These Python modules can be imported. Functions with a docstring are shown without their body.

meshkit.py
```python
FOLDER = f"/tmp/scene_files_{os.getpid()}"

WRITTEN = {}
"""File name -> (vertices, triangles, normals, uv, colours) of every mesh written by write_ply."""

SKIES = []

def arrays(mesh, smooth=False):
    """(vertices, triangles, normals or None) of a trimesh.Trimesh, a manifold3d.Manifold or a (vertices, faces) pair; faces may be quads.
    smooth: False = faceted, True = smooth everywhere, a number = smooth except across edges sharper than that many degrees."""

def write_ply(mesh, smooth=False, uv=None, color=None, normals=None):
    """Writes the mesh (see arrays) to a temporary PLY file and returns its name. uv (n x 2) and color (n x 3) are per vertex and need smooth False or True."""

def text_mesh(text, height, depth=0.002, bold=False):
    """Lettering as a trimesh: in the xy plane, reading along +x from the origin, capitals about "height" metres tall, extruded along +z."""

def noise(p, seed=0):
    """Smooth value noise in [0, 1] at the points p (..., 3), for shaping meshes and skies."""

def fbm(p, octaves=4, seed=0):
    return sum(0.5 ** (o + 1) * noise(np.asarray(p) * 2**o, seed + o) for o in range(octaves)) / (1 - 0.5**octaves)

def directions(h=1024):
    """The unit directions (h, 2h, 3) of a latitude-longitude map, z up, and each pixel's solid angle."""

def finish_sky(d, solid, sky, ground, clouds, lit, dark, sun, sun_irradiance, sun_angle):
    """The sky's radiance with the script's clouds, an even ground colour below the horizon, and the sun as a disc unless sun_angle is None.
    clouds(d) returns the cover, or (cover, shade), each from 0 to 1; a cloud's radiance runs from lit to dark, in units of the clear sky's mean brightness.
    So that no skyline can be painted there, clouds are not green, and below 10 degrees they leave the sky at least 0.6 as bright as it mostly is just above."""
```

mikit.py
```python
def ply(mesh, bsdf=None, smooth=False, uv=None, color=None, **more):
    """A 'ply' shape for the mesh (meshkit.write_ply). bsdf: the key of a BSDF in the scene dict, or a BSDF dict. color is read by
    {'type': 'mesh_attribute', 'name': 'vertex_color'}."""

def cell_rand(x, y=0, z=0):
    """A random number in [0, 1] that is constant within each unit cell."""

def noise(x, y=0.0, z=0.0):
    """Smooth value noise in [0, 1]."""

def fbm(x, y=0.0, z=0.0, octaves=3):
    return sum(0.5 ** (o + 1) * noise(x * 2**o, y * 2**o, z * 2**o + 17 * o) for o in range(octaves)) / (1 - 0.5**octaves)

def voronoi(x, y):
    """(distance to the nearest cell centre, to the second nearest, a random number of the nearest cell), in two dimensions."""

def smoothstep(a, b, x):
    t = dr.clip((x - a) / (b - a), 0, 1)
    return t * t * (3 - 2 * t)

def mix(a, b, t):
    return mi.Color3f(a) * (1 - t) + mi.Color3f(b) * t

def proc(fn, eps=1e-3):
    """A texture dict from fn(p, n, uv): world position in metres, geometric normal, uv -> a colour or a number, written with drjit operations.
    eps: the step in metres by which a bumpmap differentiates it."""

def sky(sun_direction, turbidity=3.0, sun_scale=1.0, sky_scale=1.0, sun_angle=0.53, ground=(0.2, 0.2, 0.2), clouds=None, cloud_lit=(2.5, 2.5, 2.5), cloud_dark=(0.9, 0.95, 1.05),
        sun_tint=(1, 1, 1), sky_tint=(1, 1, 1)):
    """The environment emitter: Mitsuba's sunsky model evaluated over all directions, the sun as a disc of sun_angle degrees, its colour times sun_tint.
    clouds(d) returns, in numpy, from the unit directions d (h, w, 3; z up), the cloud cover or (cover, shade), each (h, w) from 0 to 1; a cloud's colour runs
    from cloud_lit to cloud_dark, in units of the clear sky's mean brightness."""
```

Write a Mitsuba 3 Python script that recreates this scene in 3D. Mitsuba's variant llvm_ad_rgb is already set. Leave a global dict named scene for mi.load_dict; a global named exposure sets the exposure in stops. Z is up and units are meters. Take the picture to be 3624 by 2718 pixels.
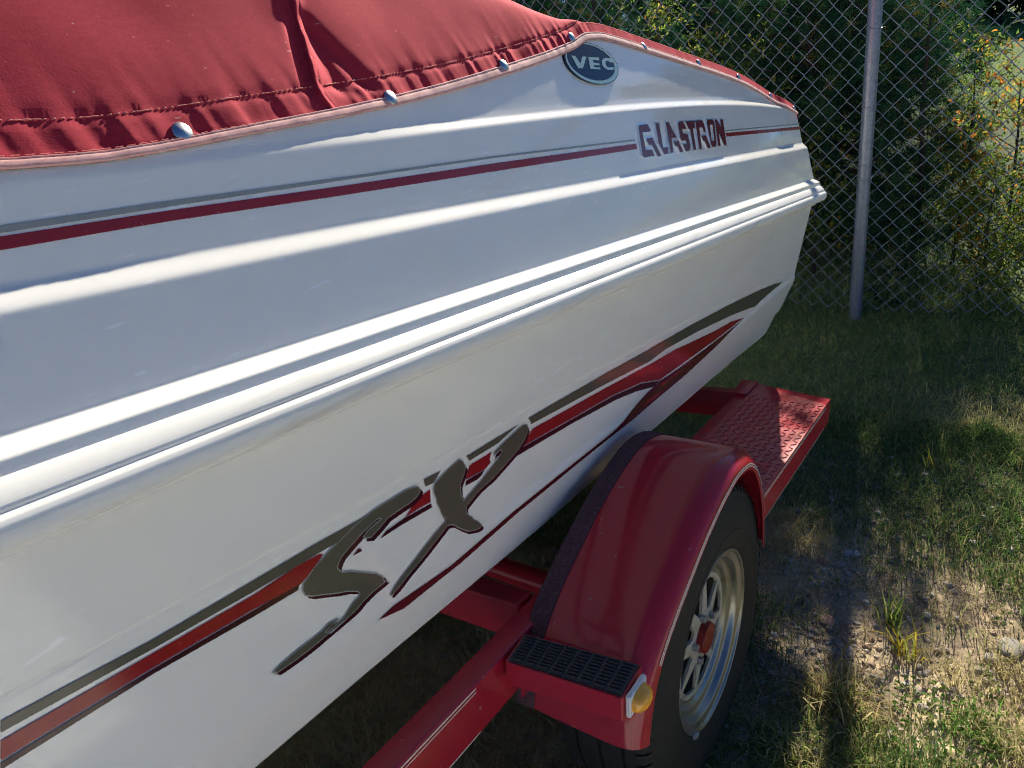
import math, random
import numpy as np
import trimesh
import manifold3d as m3
import shapely
import shapely.geometry as sg
from shapely import affinity
from scipy.interpolate import PchipInterpolator, RegularGridInterpolator
import drjit as dr
import mitsuba as mi
import mikit
from mikit import noise, fbm, smoothstep, mix, voronoi
from meshkit import noise as nnoise, fbm as nfbm

T4 = mi.ScalarTransform4f
scene, labels = {}, {}

# ---------------------------------------------------------------- camera, sky, exposure
EYE = np.array([0.0, 0.0, 1.473])                       # a phone held at chin height, 0.5 m off the boat's side
FWD = np.array([0.72568, 0.55493, -0.40674])
DOWN = np.array([-0.40853, -0.12814, -0.90371])
scene['camera'] = {'type': 'perspective', 'fov': 71.55, 'fov_axis': 'x', 'near_clip': 0.02, 'far_clip': 600.0,
                   'to_world': T4().look_at(origin=EYE.tolist(), target=(EYE + FWD).tolist(), up=(-DOWN).tolist())}
THETA = math.radians(6.85)                              # the trailer stands nose up by this much
SUN = np.array([0.873, 0.151, 0.461])


def clouds(d):
    """A few thin high streaks over a clear autumn sky."""
    p = d / np.maximum(d[..., 2:], 0.08)
    c = nfbm(np.stack([p[..., 0] * 0.5, p[..., 1] * 0.9, p[..., 0] * 0], -1) + 7.3, 5)
    return np.clip((c - 0.56) * 3.0, 0, 0.55)


scene['sky'] = mikit.sky(SUN.tolist(), turbidity=2.5, sun_scale=2.6, sky_scale=0.50, sun_tint=(0.85, 1.0, 1.27), sky_tint=(0.58, 1.0, 1.80), ground=(0.08, 0.09, 0.06), clouds=clouds, cloud_lit=(1.9, 1.85, 1.8), cloud_dark=(1.2, 1.2, 1.25))
exposure = 1.93


# ---------------------------------------------------------------- helpers
def rgb(r, g, b):
    return {'type': 'rgb', 'value': [r, g, b]}


def two(b):
    return {'type': 'twosided', 'b': b}


def numbered(key):
    if key not in scene and key not in made:
        return key
    n = 1
    while f'{key}_{n:03d}' in scene or f'{key}_{n:03d}' in made:
        n += 1
    return f'{key}_{n:03d}'


made = set()
CT, ST = math.cos(THETA), math.sin(THETA)
RT = np.array([[CT, 0, ST], [0, 1, 0], [-ST, 0, CT]])   # trailer axes (aft, starboard, up) -> world


def W(v):
    """Trailer coordinates (aft, starboard, up, from the eye point) to the world."""
    return np.asarray(v, float) @ RT.T + EYE


def add(key, mesh, bsdf, smooth=False, label=None, category=None, group=None, kind=None, trailer=False, color=None):
    key = numbered(key)
    if hasattr(mesh, 'to_mesh'):
        q = mesh.to_mesh()
        mesh = (np.array(q.vert_properties[:, :3], float), np.array(q.tri_verts))
    if isinstance(mesh, trimesh.Trimesh):
        v, f = np.array(mesh.vertices), np.array(mesh.faces)
    else:
        v, f = np.asarray(mesh[0], float), np.asarray(mesh[1])
    if trailer:
        v = W(v)
    if f.shape[1] == 4:
        f = np.vstack([f[:, [0, 1, 2]], f[:, [0, 2, 3]]])
    scene[key] = mikit.ply(trimesh.Trimesh(v, f, process=False), bsdf, smooth=smooth, color=color)
    d = {k: x for k, x in (('label', label), ('category', category), ('group', group), ('kind', kind)) if x}
    if d:
        labels[key] = d
    return key


def thing(key, label, category, group=None):
    key = numbered(key)
    made.add(key)
    labels[key] = {'label': label, 'category': category, **({'group': group} if group else {})}
    return key


def cat(ms):
    vs, fs, o = [], [], 0
    for m in ms:
        v, f = (np.asarray(m.vertices), np.asarray(m.faces)) if isinstance(m, trimesh.Trimesh) else (np.asarray(m[0], float), np.asarray(m[1]))
        if f.shape[1] == 4:
            f = np.vstack([f[:, [0, 1, 2]], f[:, [0, 2, 3]]])
        vs.append(v); fs.append(f + o); o += len(v)
    return np.vstack(vs), np.vstack(fs)


def grid(P, flip=False):
    """Quad mesh over an (n, m, 3) array of points."""
    n, m = P.shape[:2]
    i, j = np.meshgrid(np.arange(n - 1), np.arange(m - 1), indexing='ij')
    a = (i * m + j).ravel()
    q = np.stack([a, a + 1, a + m + 1, a + m], 1)
    if flip:
        q = q[:, ::-1]
    return P.reshape(-1, 3), q


def tube(pts, r, sides=8, cap=True, up=None):
    p = np.asarray(pts, float)
    r = np.broadcast_to(r, (len(p),))
    t = np.gradient(p, axis=0)
    t /= np.linalg.norm(t, axis=1, keepdims=True) + 1e-12
    u = np.array(up if up is not None else ([0, 0, 1.0] if abs(t[:, 2]).max() < 0.9 else [1.0, 0, 0]))
    a = np.cross(t, u); a /= np.linalg.norm(a, axis=1, keepdims=True) + 1e-12
    b = np.cross(t, a)
    an = np.arange(sides) * 2 * np.pi / sides
    v = p[:, None] + r[:, None, None] * (np.cos(an)[None, :, None] * a[:, None] + np.sin(an)[None, :, None] * b[:, None])
    i, j = np.meshgrid(np.arange(len(p) - 1), np.arange(sides), indexing='ij')
    q = np.stack([i * sides + j, i * sides + (j + 1) % sides, (i + 1) * sides + (j + 1) % sides, (i + 1) * sides + j], -1).reshape(-1, 4)[:, ::-1]
    v = v.reshape(-1, 3)
    f = np.vstack([q[:, [0, 1, 2]], q[:, [0, 2, 3]]])
    if cap:
        n = len(v)
        v = np.vstack([v, p[0], p[-1]])
        k = np.arange(sides)
        f = np.vstack([f, np.stack([k, (k + 1) % sides, np.full(sides, n)], 1), np.stack([(k + 1) % sides + (len(p) - 1) * sides, k + (len(p) - 1) * sides, np.full(sides, n + 1)], 1)])
    return v, f


def box(x0, x1, y0, y1, z0, z1, r=0.0):
    """Box, its edges rounded by r."""
    if r <= 0:
        return m3.Manifold.cube([x1 - x0, y1 - y0, z1 - z0]).translate([x0, y0, z0])
    s = m3.Manifold.sphere(r, 12)
    return m3.Manifold.batch_hull([s.translate([x, y, z]) for x in (x0 + r, x1 - r) for y in (y0 + r, y1 - r) for z in (z0 + r, z1 - r)])


def lathe(prof, axis_c, seg=72):
    """Revolve a closed or open (lat, radius) profile about the lateral axis through axis_c = (x, z)."""
    pr = np.asarray(prof, float)
    an = np.linspace(0, 2 * np.pi, seg, endpoint=False)
    P = np.empty((seg + 1, len(pr), 3))
    for i in range(seg + 1):
        c, s = math.cos(an[i % seg]), math.sin(an[i % seg])
        P[i, :, 0] = axis_c[0] + pr[:, 1] * c
        P[i, :, 1] = pr[:, 0]
        P[i, :, 2] = axis_c[1] + pr[:, 1] * s
    return grid(P)


# ---------------------------------------------------------------- materials
def bsdf(key, **kw):
    scene[key] = two({'type': 'principled', **kw})


def gel_color(p, n, uv):
    g = fbm(p.x * 3, p.y * 9, p.z * 9, octaves=3)
    c = mix((0.80, 0.79, 0.75), (0.775, 0.76, 0.715), g)
    mark = smoothstep(0.83, 0.90, noise(p.x * 48, p.y * 40, p.z * 230)) * smoothstep(0.52, 0.66, noise(p.x * 3.1 + 2, 3.0, p.z * 6))
    c = mix(c, (0.90, 0.90, 0.89), mark * 0.8)            # small scuffs
    dirt = smoothstep(0.62, 0.78, fbm(p.x * 4 + 9, p.y * 5, p.z * 16, octaves=4))
    return mix(c, (0.62, 0.59, 0.52), dirt * 0.16)


def gel_rough(p, n, uv):
    return 0.045 + 0.06 * smoothstep(0.5, 0.75, fbm(p.x * 10, p.y * 8, p.z * 34, octaves=3))


bsdf('gelcoat', base_color=mikit.proc(gel_color), roughness=mikit.proc(gel_rough), specular=0.6, clearcoat=0.35, clearcoat_gloss=0.98)


def rail_color(p, n, uv):
    g = fbm(p.x * 6, p.y * 30, p.z * 60, octaves=4)
    return mix((0.74, 0.735, 0.70), (0.50, 0.49, 0.46), smoothstep(0.55, 0.8, g) * 0.6)


bsdf('rail_vinyl', base_color=mikit.proc(rail_color), roughness=0.30, specular=0.5)


def canvas_color(p, n, uv):
    fuzz = noise(p.x * 520, p.y * 520, p.z * 520)
    big = fbm(p.x * 18, p.y * 18, p.z * 18, octaves=3)
    weave = noise(p.x * 130, p.y * 130, p.z * 230)
    c = mix((0.25, 0.011, 0.025), (0.36, 0.026, 0.050), dr.clip(0.6 * fuzz + 0.35 * weave + 0.45 * (big - 0.3), 0, 1))
    lint = smoothstep(0.93, 0.97, noise(p.x * 190, p.y * 190, p.z * 230))
    return mix(c, (0.62, 0.30, 0.28), lint * 0.55)


def canvas_bump(p, n, uv):
    return 0.00010 * noise(p.x * 900, p.y * 900, p.z * 1000) + 0.0003 * fbm(p.x * 26, p.y * 26, p.z * 26, octaves=2)


scene['canvas'] = two({'type': 'bumpmap', 't': mikit.proc(canvas_bump, eps=6e-4), 'scale': 1.0,
                       'b': {'type': 'principled', 'base_color': mikit.proc(canvas_color), 'roughness': 0.9, 'specular': 0.2, 'sheen': 0.35, 'sheen_tint': 0.7}})


def binding_color(p, n, uv):
    f = noise(p.x * 500, p.y * 500, p.z * 500)
    g = noise(p.x * 90, p.y * 90, p.z * 90)
    return mix((0.50, 0.21, 0.21), (0.74, 0.46, 0.43), dr.clip(0.55 * f + 0.5 * g, 0, 1))


bsdf('binding', base_color=mikit.proc(binding_color), roughness=0.85, specular=0.2, sheen=0.3)
bsdf('thread', base_color=rgb(0.50, 0.14, 0.14), roughness=0.8)
bsdf('snap_steel', base_color=rgb(0.55, 0.55, 0.54), metallic=1.0, roughness=0.34)
bsdf('chrome', base_color=rgb(0.80, 0.80, 0.82), metallic=1.0, roughness=0.06)
bsdf('gold_chrome', base_color=rgb(0.74, 0.68, 0.44), metallic=0.85, roughness=0.14)
bsdf('navy_dome', base_color=rgb(0.008, 0.012, 0.030), roughness=0.05, specular=0.35)
bsdf('letter_red', base_color=rgb(0.14, 0.010, 0.016), roughness=0.12, specular=0.6, clearcoat=0.8, clearcoat_gloss=0.95)


def wear(a, b, f, seed, amount):
    def fn(p, n, uv):
        s = smoothstep(0.86, 0.92, noise(p.x * 420 + seed, p.y * 200, p.z * 160)) * smoothstep(0.5, 0.62, noise(p.x * 9 + seed, p.y * 5, p.z * 12))
        return mix(mix(a, b, fbm(p.x * f, p.y * f, p.z * f, octaves=3)), (0.55, 0.42, 0.38), s * amount)
    return mikit.proc(fn)


bsdf('decal_red', base_color=wear((0.25, 0.012, 0.014), (0.30, 0.020, 0.020), 6, 0, 0.35), roughness=0.10, specular=0.5)
bsdf('decal_wine', base_color=rgb(0.095, 0.009, 0.014), roughness=0.10, specular=0.5)
bsdf('decal_maroon', base_color=rgb(0.040, 0.006, 0.010), roughness=0.10, specular=0.5)
bsdf('decal_olive', base_color=wear((0.088, 0.082, 0.058), (0.11, 0.102, 0.075), 5, 4, 0.10), roughness=0.12, specular=0.5)
bsdf('decal_silver', base_color=rgb(0.30, 0.31, 0.29), roughness=0.10, specular=0.5)
bsdf('decal_cream', base_color=rgb(0.62, 0.54, 0.38), roughness=0.15)


def paint_color(p, n, uv):
    dust = smoothstep(0.5, 0.8, fbm(p.x * 11, p.y * 11, p.z * 11, octaves=4))
    c = mix((0.37, 0.015, 0.030), (0.43, 0.021, 0.036), fbm(p.x * 4, p.y * 4, p.z * 4, octaves=2))
    nick = smoothstep(0.915, 0.95, noise(p.x * 85, p.y * 85, p.z * 85))
    return mix(mix(c, (0.26, 0.10, 0.085), dust * 0.06), (0.42, 0.25, 0.20), nick * 0.5)


def paint_rough(p, n, uv):
    return 0.07 + 0.12 * fbm(p.x * 13 + 5, p.y * 13, p.z * 13, octaves=3)


bsdf('trailer_paint', base_color=mikit.proc(paint_color), roughness=mikit.proc(paint_rough), specular=0.4, clearcoat=0.3, clearcoat_gloss=0.95)
bsdf('pinstripe', base_color=rgb(0.70, 0.63, 0.52), roughness=0.3)


def grit_color(p, n, uv):
    return mix((0.035, 0.012, 0.016), (0.13, 0.055, 0.065), noise(p.x * 380, p.y * 380, p.z * 380))


def grit_bump(p, n, uv):
    return 0.0016 * noise(p.x * 330, p.y * 330, p.z * 330)


scene['fender_grit'] = two({'type': 'bumpmap', 't': mikit.proc(grit_bump, eps=7e-4), 'scale': 1.0, 'b': {'type': 'principled', 'base_color': mikit.proc(grit_color), 'roughness': 0.8}})


def tyre_color(p, n, uv):
    return mix((0.011, 0.012, 0.013), (0.026, 0.025, 0.023), fbm(p.x * 16, p.y * 16, p.z * 16, octaves=4))


bsdf('tyre_rubber', base_color=mikit.proc(tyre_color), roughness=0.62, specular=0.35)
bsdf('tread_rubber', base_color=rgb(0.020, 0.022, 0.026), roughness=0.45, specular=0.5)


def rim_color(p, n, uv):
    r = smoothstep(0.55, 0.75, fbm(p.x * 30, p.y * 30, p.z * 30, octaves=4))
    return mix((0.37, 0.35, 0.30), (0.22, 0.17, 0.11), r * 0.6)


bsdf('rim_steel', base_color=mikit.proc(rim_color), metallic=0.75, roughness=0.30)
bsdf('disc_cream', base_color=mikit.proc(lambda p, n, uv: mix((0.46, 0.41, 0.30), (0.30, 0.25, 0.16), smoothstep(0.5, 0.8, fbm(p.x * 24, p.y * 24, p.z * 24, octaves=4)))), roughness=0.4)
bsdf('hub_red', base_color=rgb(0.22, 0.012, 0.012), roughness=0.4)
bsdf('lead', base_color=rgb(0.34, 0.34, 0.34), metallic=0.6, roughness=0.5)
bsdf('lamp_base', base_color=rgb(0.72, 0.70, 0.64), roughness=0.45)
bsdf('amber', base_color=rgb(0.80, 0.26, 0.012), roughness=0.12, specular=0.6, spec_trans=0.25, clearcoat=0.7)
scene['amber'] = {'type': 'principled', 'base_color': rgb(0.95, 0.42, 0.03), 'roughness': 0.12, 'specular': 0.6, 'clearcoat': 0.7}
bsdf('bunk_carpet', base_color=rgb(0.025, 0.025, 0.028), roughness=0.95)


def galv(p, n, uv):
    v = voronoi(p.y * 160 + p.x * 160, p.z * 110)
    return mix((0.20, 0.235, 0.30), (0.29, 0.33, 0.40), v[2] * 0.6 + 0.4 * fbm(p.x * 12, p.y * 12, p.z * 8, octaves=3))


bsdf('galvanised', base_color=mikit.proc(galv), metallic=0.55, roughness=0.42)
bsdf('fence_wire', base_color=rgb(0.26, 0.30, 0.34), metallic=0.3, roughness=0.45)


def ground_color(p, n, uv):
    a = fbm(p.x * 2.2, p.y * 2.2, octaves=4)
    b = fbm(p.x * 26, p.y * 26, octaves=4)
    f = noise(p.x * 150, p.y * 150)
    c = mix((0.20, 0.15, 0.095), (0.44, 0.345, 0.235), dr.clip(a * 0.8 + b * 0.55 + f * 0.25 - 0.3, 0, 1))
    c = mix(c, (0.56, 0.45, 0.30), smoothstep(0.58, 0.70, fbm(p.x * 3.3 + 4, p.y * 3.3, octaves=3)) * 0.8)
    sod = smoothstep(1.7, 2.7, p.x + 0.9 * (fbm(p.x * 1.7 + 2, p.y * 1.7, octaves=3) - 0.5))
    c = mix(c, mix((0.050, 0.085, 0.040), (0.09, 0.12, 0.055), b), sod * 0.95)
    lot = dr.maximum(smoothstep(0.75, 0.35, p.x + 0.3 * a), smoothstep(-0.35, -0.7, p.y + 0.3 * a) * smoothstep(3.6, 2.6, p.x))            # the gravel lot the boat is parked on
    c = mix(c, mix((0.50, 0.50, 0.49), (0.66, 0.66, 0.64), f), lot)
    far = smoothstep(3.2, 5.6, dr.sqrt(dr.square(p.x - 0.4) + dr.square(p.y + 0.6)) + 0.8 * (a - 0.5)) * smoothstep(2.5, 1.0, p.x)   # rough dark grass round the lot
    c = mix(c, mix((0.040, 0.060, 0.026), (0.075, 0.090, 0.040), b), far)
    lawn = smoothstep(9.0, 13.0, p.x)
    return mix(c, mix((0.085, 0.15, 0.03), (0.13, 0.20, 0.045), fbm(p.x * 0.8, p.y * 0.8, octaves=4)), lawn)


def ground_bump(p, n, uv):
    return 0.012 * fbm(p.x * 34, p.y * 34, octaves=4)


scene['soil'] = two({'type': 'bumpmap', 't': mikit.proc(ground_bump, eps=3e-3), 'scale': 1.0, 'b': {'type': 'principled', 'base_color': mikit.proc(ground_color), 'roughness': 0.95, 'specular': 0.15}})
VC = {'type': 'mesh_attribute', 'name': 'vertex_color'}
scene['leaf'] = {'type': 'principledthin', 'base_color': VC, 'roughness': 0.35, 'diff_trans': 1.1, 'spec_trans': 0.0}
scene['needle'] = {'type': 'principledthin', 'base_color': VC, 'roughness': 0.5, 'diff_trans': 0.45, 'spec_trans': 0.0}
scene['blade'] = {'type': 'principledthin', 'base_color': VC, 'roughness': 0.5, 'diff_trans': 0.8, 'spec_trans': 0.0}
scene['stone'] = two({'type': 'principled', 'base_color': VC, 'roughness': 0.8})


def bark_color(p, n, uv):
    return mix((0.026, 0.021, 0.018), (0.075, 0.060, 0.050), fbm(p.x * 40, p.y * 40, p.z * 9, octaves=4))


bsdf('bark', base_color=mikit.proc(bark_color), roughness=0.9)

# ================================================================ the boat (trailer axes: x aft, y = distance to starboard of the eye, z up)
MID = 1.53                                              # the boat's centreline


def curve(pts):
    a = np.array(pts, float)
    return lambda x: np.interp(x, a[:, 0], a[:, 1])


def ss(a, b, x):
    t = np.clip((x - a) / (b - a), 0, 1)
    return t * t * (3 - 2 * t)


def hem_z(x):
    return PchipInterpolator(*np.array([[-3, .16], [-1.5, .05], [-.4, .010], [.0, .0072], [.2375, .0080], [.2936, .0091], [.3613, .0150], [.4435, .0254], [.5915, .0434], [.7622, .0679], [.9596, .1038], [1.1758, .1502], [1.2473, .1705], [1.3082, .1747], [1.39, .1702], [1.4978, .1621], [1.6593, .1492], [2.0536, .1140], [2.3472, .0596], [2.5163, .0288], [2.75, -.01]]).T)(x)


def ridge1_z(x):
    c = [-0.008886, 0.013210, 0.046568, -0.009394]
    lo, hi = np.polyval(c, 0.3), np.polyval(c, 2.2)
    return np.where(x < 0.3, lo + (x - 0.3) * 0.008, np.where(x > 2.2, hi - (x - 2.2) * 0.03, np.polyval(c, np.clip(x, 0.3, 2.2))))


def ridge2_z(x):
    return 0.00763 * x - 0.07982


ZJ, ZR3 = -0.185, -0.1705


def bow_narrow(x):
    """Share of the half beam left at x: one along the after body, closing towards the bow."""
    t = np.clip((0.05 - x) / 2.75, 0, 1)
    return 1 - t ** 2.4 * 0.97


def bow_rise(x):
    t = np.clip((0.05 - x) / 2.75, 0, 1)
    return 0.10 * t ** 2


def top_profile(x):
    z1, z2 = float(ridge1_z(x)), float(ridge2_z(x))
    k = float(ss(0.42, 0.80, np.array(x))) * 0.85 + 0.15 # ridge 1 dies away forward, under the cover
    def shelf(zc, lat, w, rise):                          # a rounded step of the moulding, w high and rise deep, about zc
        t = np.linspace(0, 1, 11)
        return np.stack([zc + (t - .5) * w, lat + rise * (t * t * (3 - 2 * t)) + .26 * w * t], 1)

    w3, w2, w1 = .0125, .0205, .0145
    s3 = shelf(ZR3 + .0008, .5330, w3, .0160)
    a0 = s3[-1, 1]; a1 = a0 + .260 * (z2 - w2 / 2 - ZR3 - .0008 - w3 / 2)
    s2 = shelf(z2, a1, w2, .0125)
    b0 = s2[-1, 1]; b1 = b0 + .260 * (z1 - w1 / 2 - z2 - w2 / 2)
    s1 = shelf(z1, b1, w1, .0020 + .0078 * k)
    c0 = s1[-1, 1]
    line = lambda p, q: np.array([[p[0] + (q[0] - p[0]) * t, p[1] + (q[1] - p[1]) * t] for t in (.06, .2, .5, .8, .94)])
    return np.vstack([[[ZJ - .004, .529], [ZJ, .5305], [ZJ + .0050, .5320]], s3, line(s3[-1], s2[0]), s2, line(s2[-1], s1[0]), s1,
                      [[z1 + .012, c0 + .0023], [z1 + .04, c0 + .0125], [z1 + .07, c0 + .0240], [z1 + .13, c0 + .0480], [z1 + .30, c0 + .116]]])


GX = np.linspace(-2.7, 2.7, 361)
GZ = np.concatenate([np.linspace(-.189, .115, 560), np.linspace(.117, .26, 40)])
LT = np.empty((len(GX), len(GZ)))
for i, x in enumerate(GX):
    p = top_profile(x)
    LT[i] = PchipInterpolator(p[:, 0], p[:, 1], extrapolate=True)(GZ)
_top = RegularGridInterpolator((GX, GZ), LT, bounds_error=False, fill_value=None)


def Ftop(x, z):
    """Lateral position of the deck moulding's side at (x, z)."""
    x, z = np.broadcast_arrays(np.asarray(x, float), np.asarray(z, float))
    return _top(np.stack([x, z], -1))


CREASE = curve([[-3, -.36], [.1235, -.372], [.4784, -.384], [.8652, -.389], [1.4856, -.407], [1.9, -.43], [2.3425, -.458], [2.7, -.485]])
KNUCKLE = curve([[-3, -.66], [.2, -.60], [.85, -.579], [1.1, -.569], [1.3072, -.5672], [1.5823, -.561], [1.7811, -.551], [2.1538, -.531], [2.40, -.505], [2.7, -.475]])
STRAKE = curve([[-3, -.69], [.5, -.67], [1.2848, -.657], [1.6724, -.652], [2.2, -.630], [2.7, -.627]])
ZCH = -.705


def Flow(x, z):
    """Lateral position of the hull's side at (x, z): a shallow recessed panel between the crease and the knuckle."""
    x, z = np.broadcast_arrays(np.asarray(x, float), np.asarray(z, float))
    zc = CREASE(x)
    z2 = np.minimum(KNUCKLE(x), zc - .012)
    lat = .553 + (-.25 - z) * .25 + .006 * ss(zc + .005, zc - .003, z) * ss(2.46, 2.2, x) + .0016 * np.exp(-((z - zc) / .0040) ** 2) * ss(2.42, 2.3, x)
    d = np.maximum(z2 - z, 0)
    lat = lat + .16 * (np.sqrt(d * d + .012 ** 2) - .012) - .005 * ss(z2 + .012, z2 - .006, z) * ss(0.5, 1.1, x)
    zs = STRAKE(x)
    return lat + .005 * ss(zs + .003, zs - .003, z) * ss(.9, 1.5, x)


def xt(z):
    """Where the stern ends at height z."""
    return np.interp(z, [-1.1, -.72, -.7, -.632, -.618, -.52, -.25, -.185, .03, .2], [2.57, 2.585, 2.585, 2.585, 2.604, 2.60, 2.502, 2.502, 2.505, 2.505])


def place(x, lat, z):
    """Fairs a section point towards the bow and, near the stern, onto the raked transom with a rounded corner."""
    x, lat, z = np.broadcast_arrays(np.asarray(x, float), np.asarray(lat, float), np.asarray(z, float))
    lat = MID - (MID - lat) * bow_narrow(x)
    xx = np.where(x > 2.2, 2.2 + (x - 2.2) / .3 * (xt(z) - 2.2), x)
    return np.stack([xx, lat, z + bow_rise(x)], -1)


def mirror(P):
    Q = P.copy(); Q[..., 1] = 2 * MID - Q[..., 1]
    return Q


def both(P):
    """Port and starboard surface of a (stations, section, 3) grid whose section runs upward."""
    return [grid(P, flip=True), grid(mirror(P))]


boat = thing('motor_boat', 'white fibreglass motor boat with red and grey side stripes standing on a red trailer', 'boat')
xs = np.concatenate([np.linspace(-2.7, -.2, 40), np.linspace(-.15, 2.2, 190), np.linspace(2.215, 2.482, 18)])
ROUND = [(math.sin(a) * .018, (1 - math.cos(a)) * .018) for a in np.linspace(0, math.pi / 2, 7)]


def side_grid(F, zs_of, inner):
    """Side moulding: stations along the boat, the last ones turning the corner onto the transom."""
    rows = []
    for x in xs:
        z = zs_of(x); rows.append(place(x, F(x, z), z))
    for dx, dy in ROUND:
        z = zs_of(2.482); rows.append(place(2.482 + dx, F(2.482, z) + dy, z))
    z = zs_of(2.482); end = place(np.full(len(z), 2.5), np.full(len(z), inner), z); rows.append(end)
    return np.array(rows)


# deck moulding: from the rub rail up through three moulded ridges to under the cover, then across
def top_zs(x):
    zt = float(hem_z(x)) + .004
    z1, z2 = float(ridge1_z(x)), float(ridge2_z(x))
    base = np.concatenate([np.linspace(ZJ - .004, ZR3 - .006, 7), np.linspace(ZR3 - .0053, ZR3 + .0095, 30), np.linspace(ZR3 + .0110, z2 - .014, 12), np.linspace(z2 - .012, z2 + .0165, 38)])
    zm = min(z1, zt - .022)
    up = np.concatenate([np.linspace(z2 + .022, zm - .014, 12), np.linspace(zm - .012, zm + .014, 18), np.linspace(zm + .0155, zt, 16)])
    return np.concatenate([base, up])


P = side_grid(Ftop, top_zs, MID)
lid = np.stack([np.stack([P[:, -1, 0], P[:, -1, 1] + (MID - P[:, -1, 1]) * t, P[:, -1, 2] + .015 * t], -1) for t in (0, .05, .3, 1)], 1)
add(boat + '__deck', cat(both(P) + both(lid)), 'gelcoat', smooth=True, trailer=True)


# hull: from under the rub rail down to the chine, then the bottom in to the keel
def low_zs(x):
    zc, z2, z3 = float(CREASE(x)), float(KNUCKLE(x)), float(STRAKE(x))
    z2 = min(z2, zc - .012)
    return np.concatenate([np.linspace(-.246, zc + .014, 10), np.linspace(zc + .011, zc - .008, 16), np.linspace(zc - .0105, min(z2 + .016, zc - .011), 10), np.linspace(min(z2 + .014, zc - .0115), z2 - .012, 10),
                           np.linspace(z2 - .016, z3 + .006, 8), np.linspace(z3 + .0045, z3 - .005, 8), np.linspace(z3 - .008, ZCH, 6)])[::-1]


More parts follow.
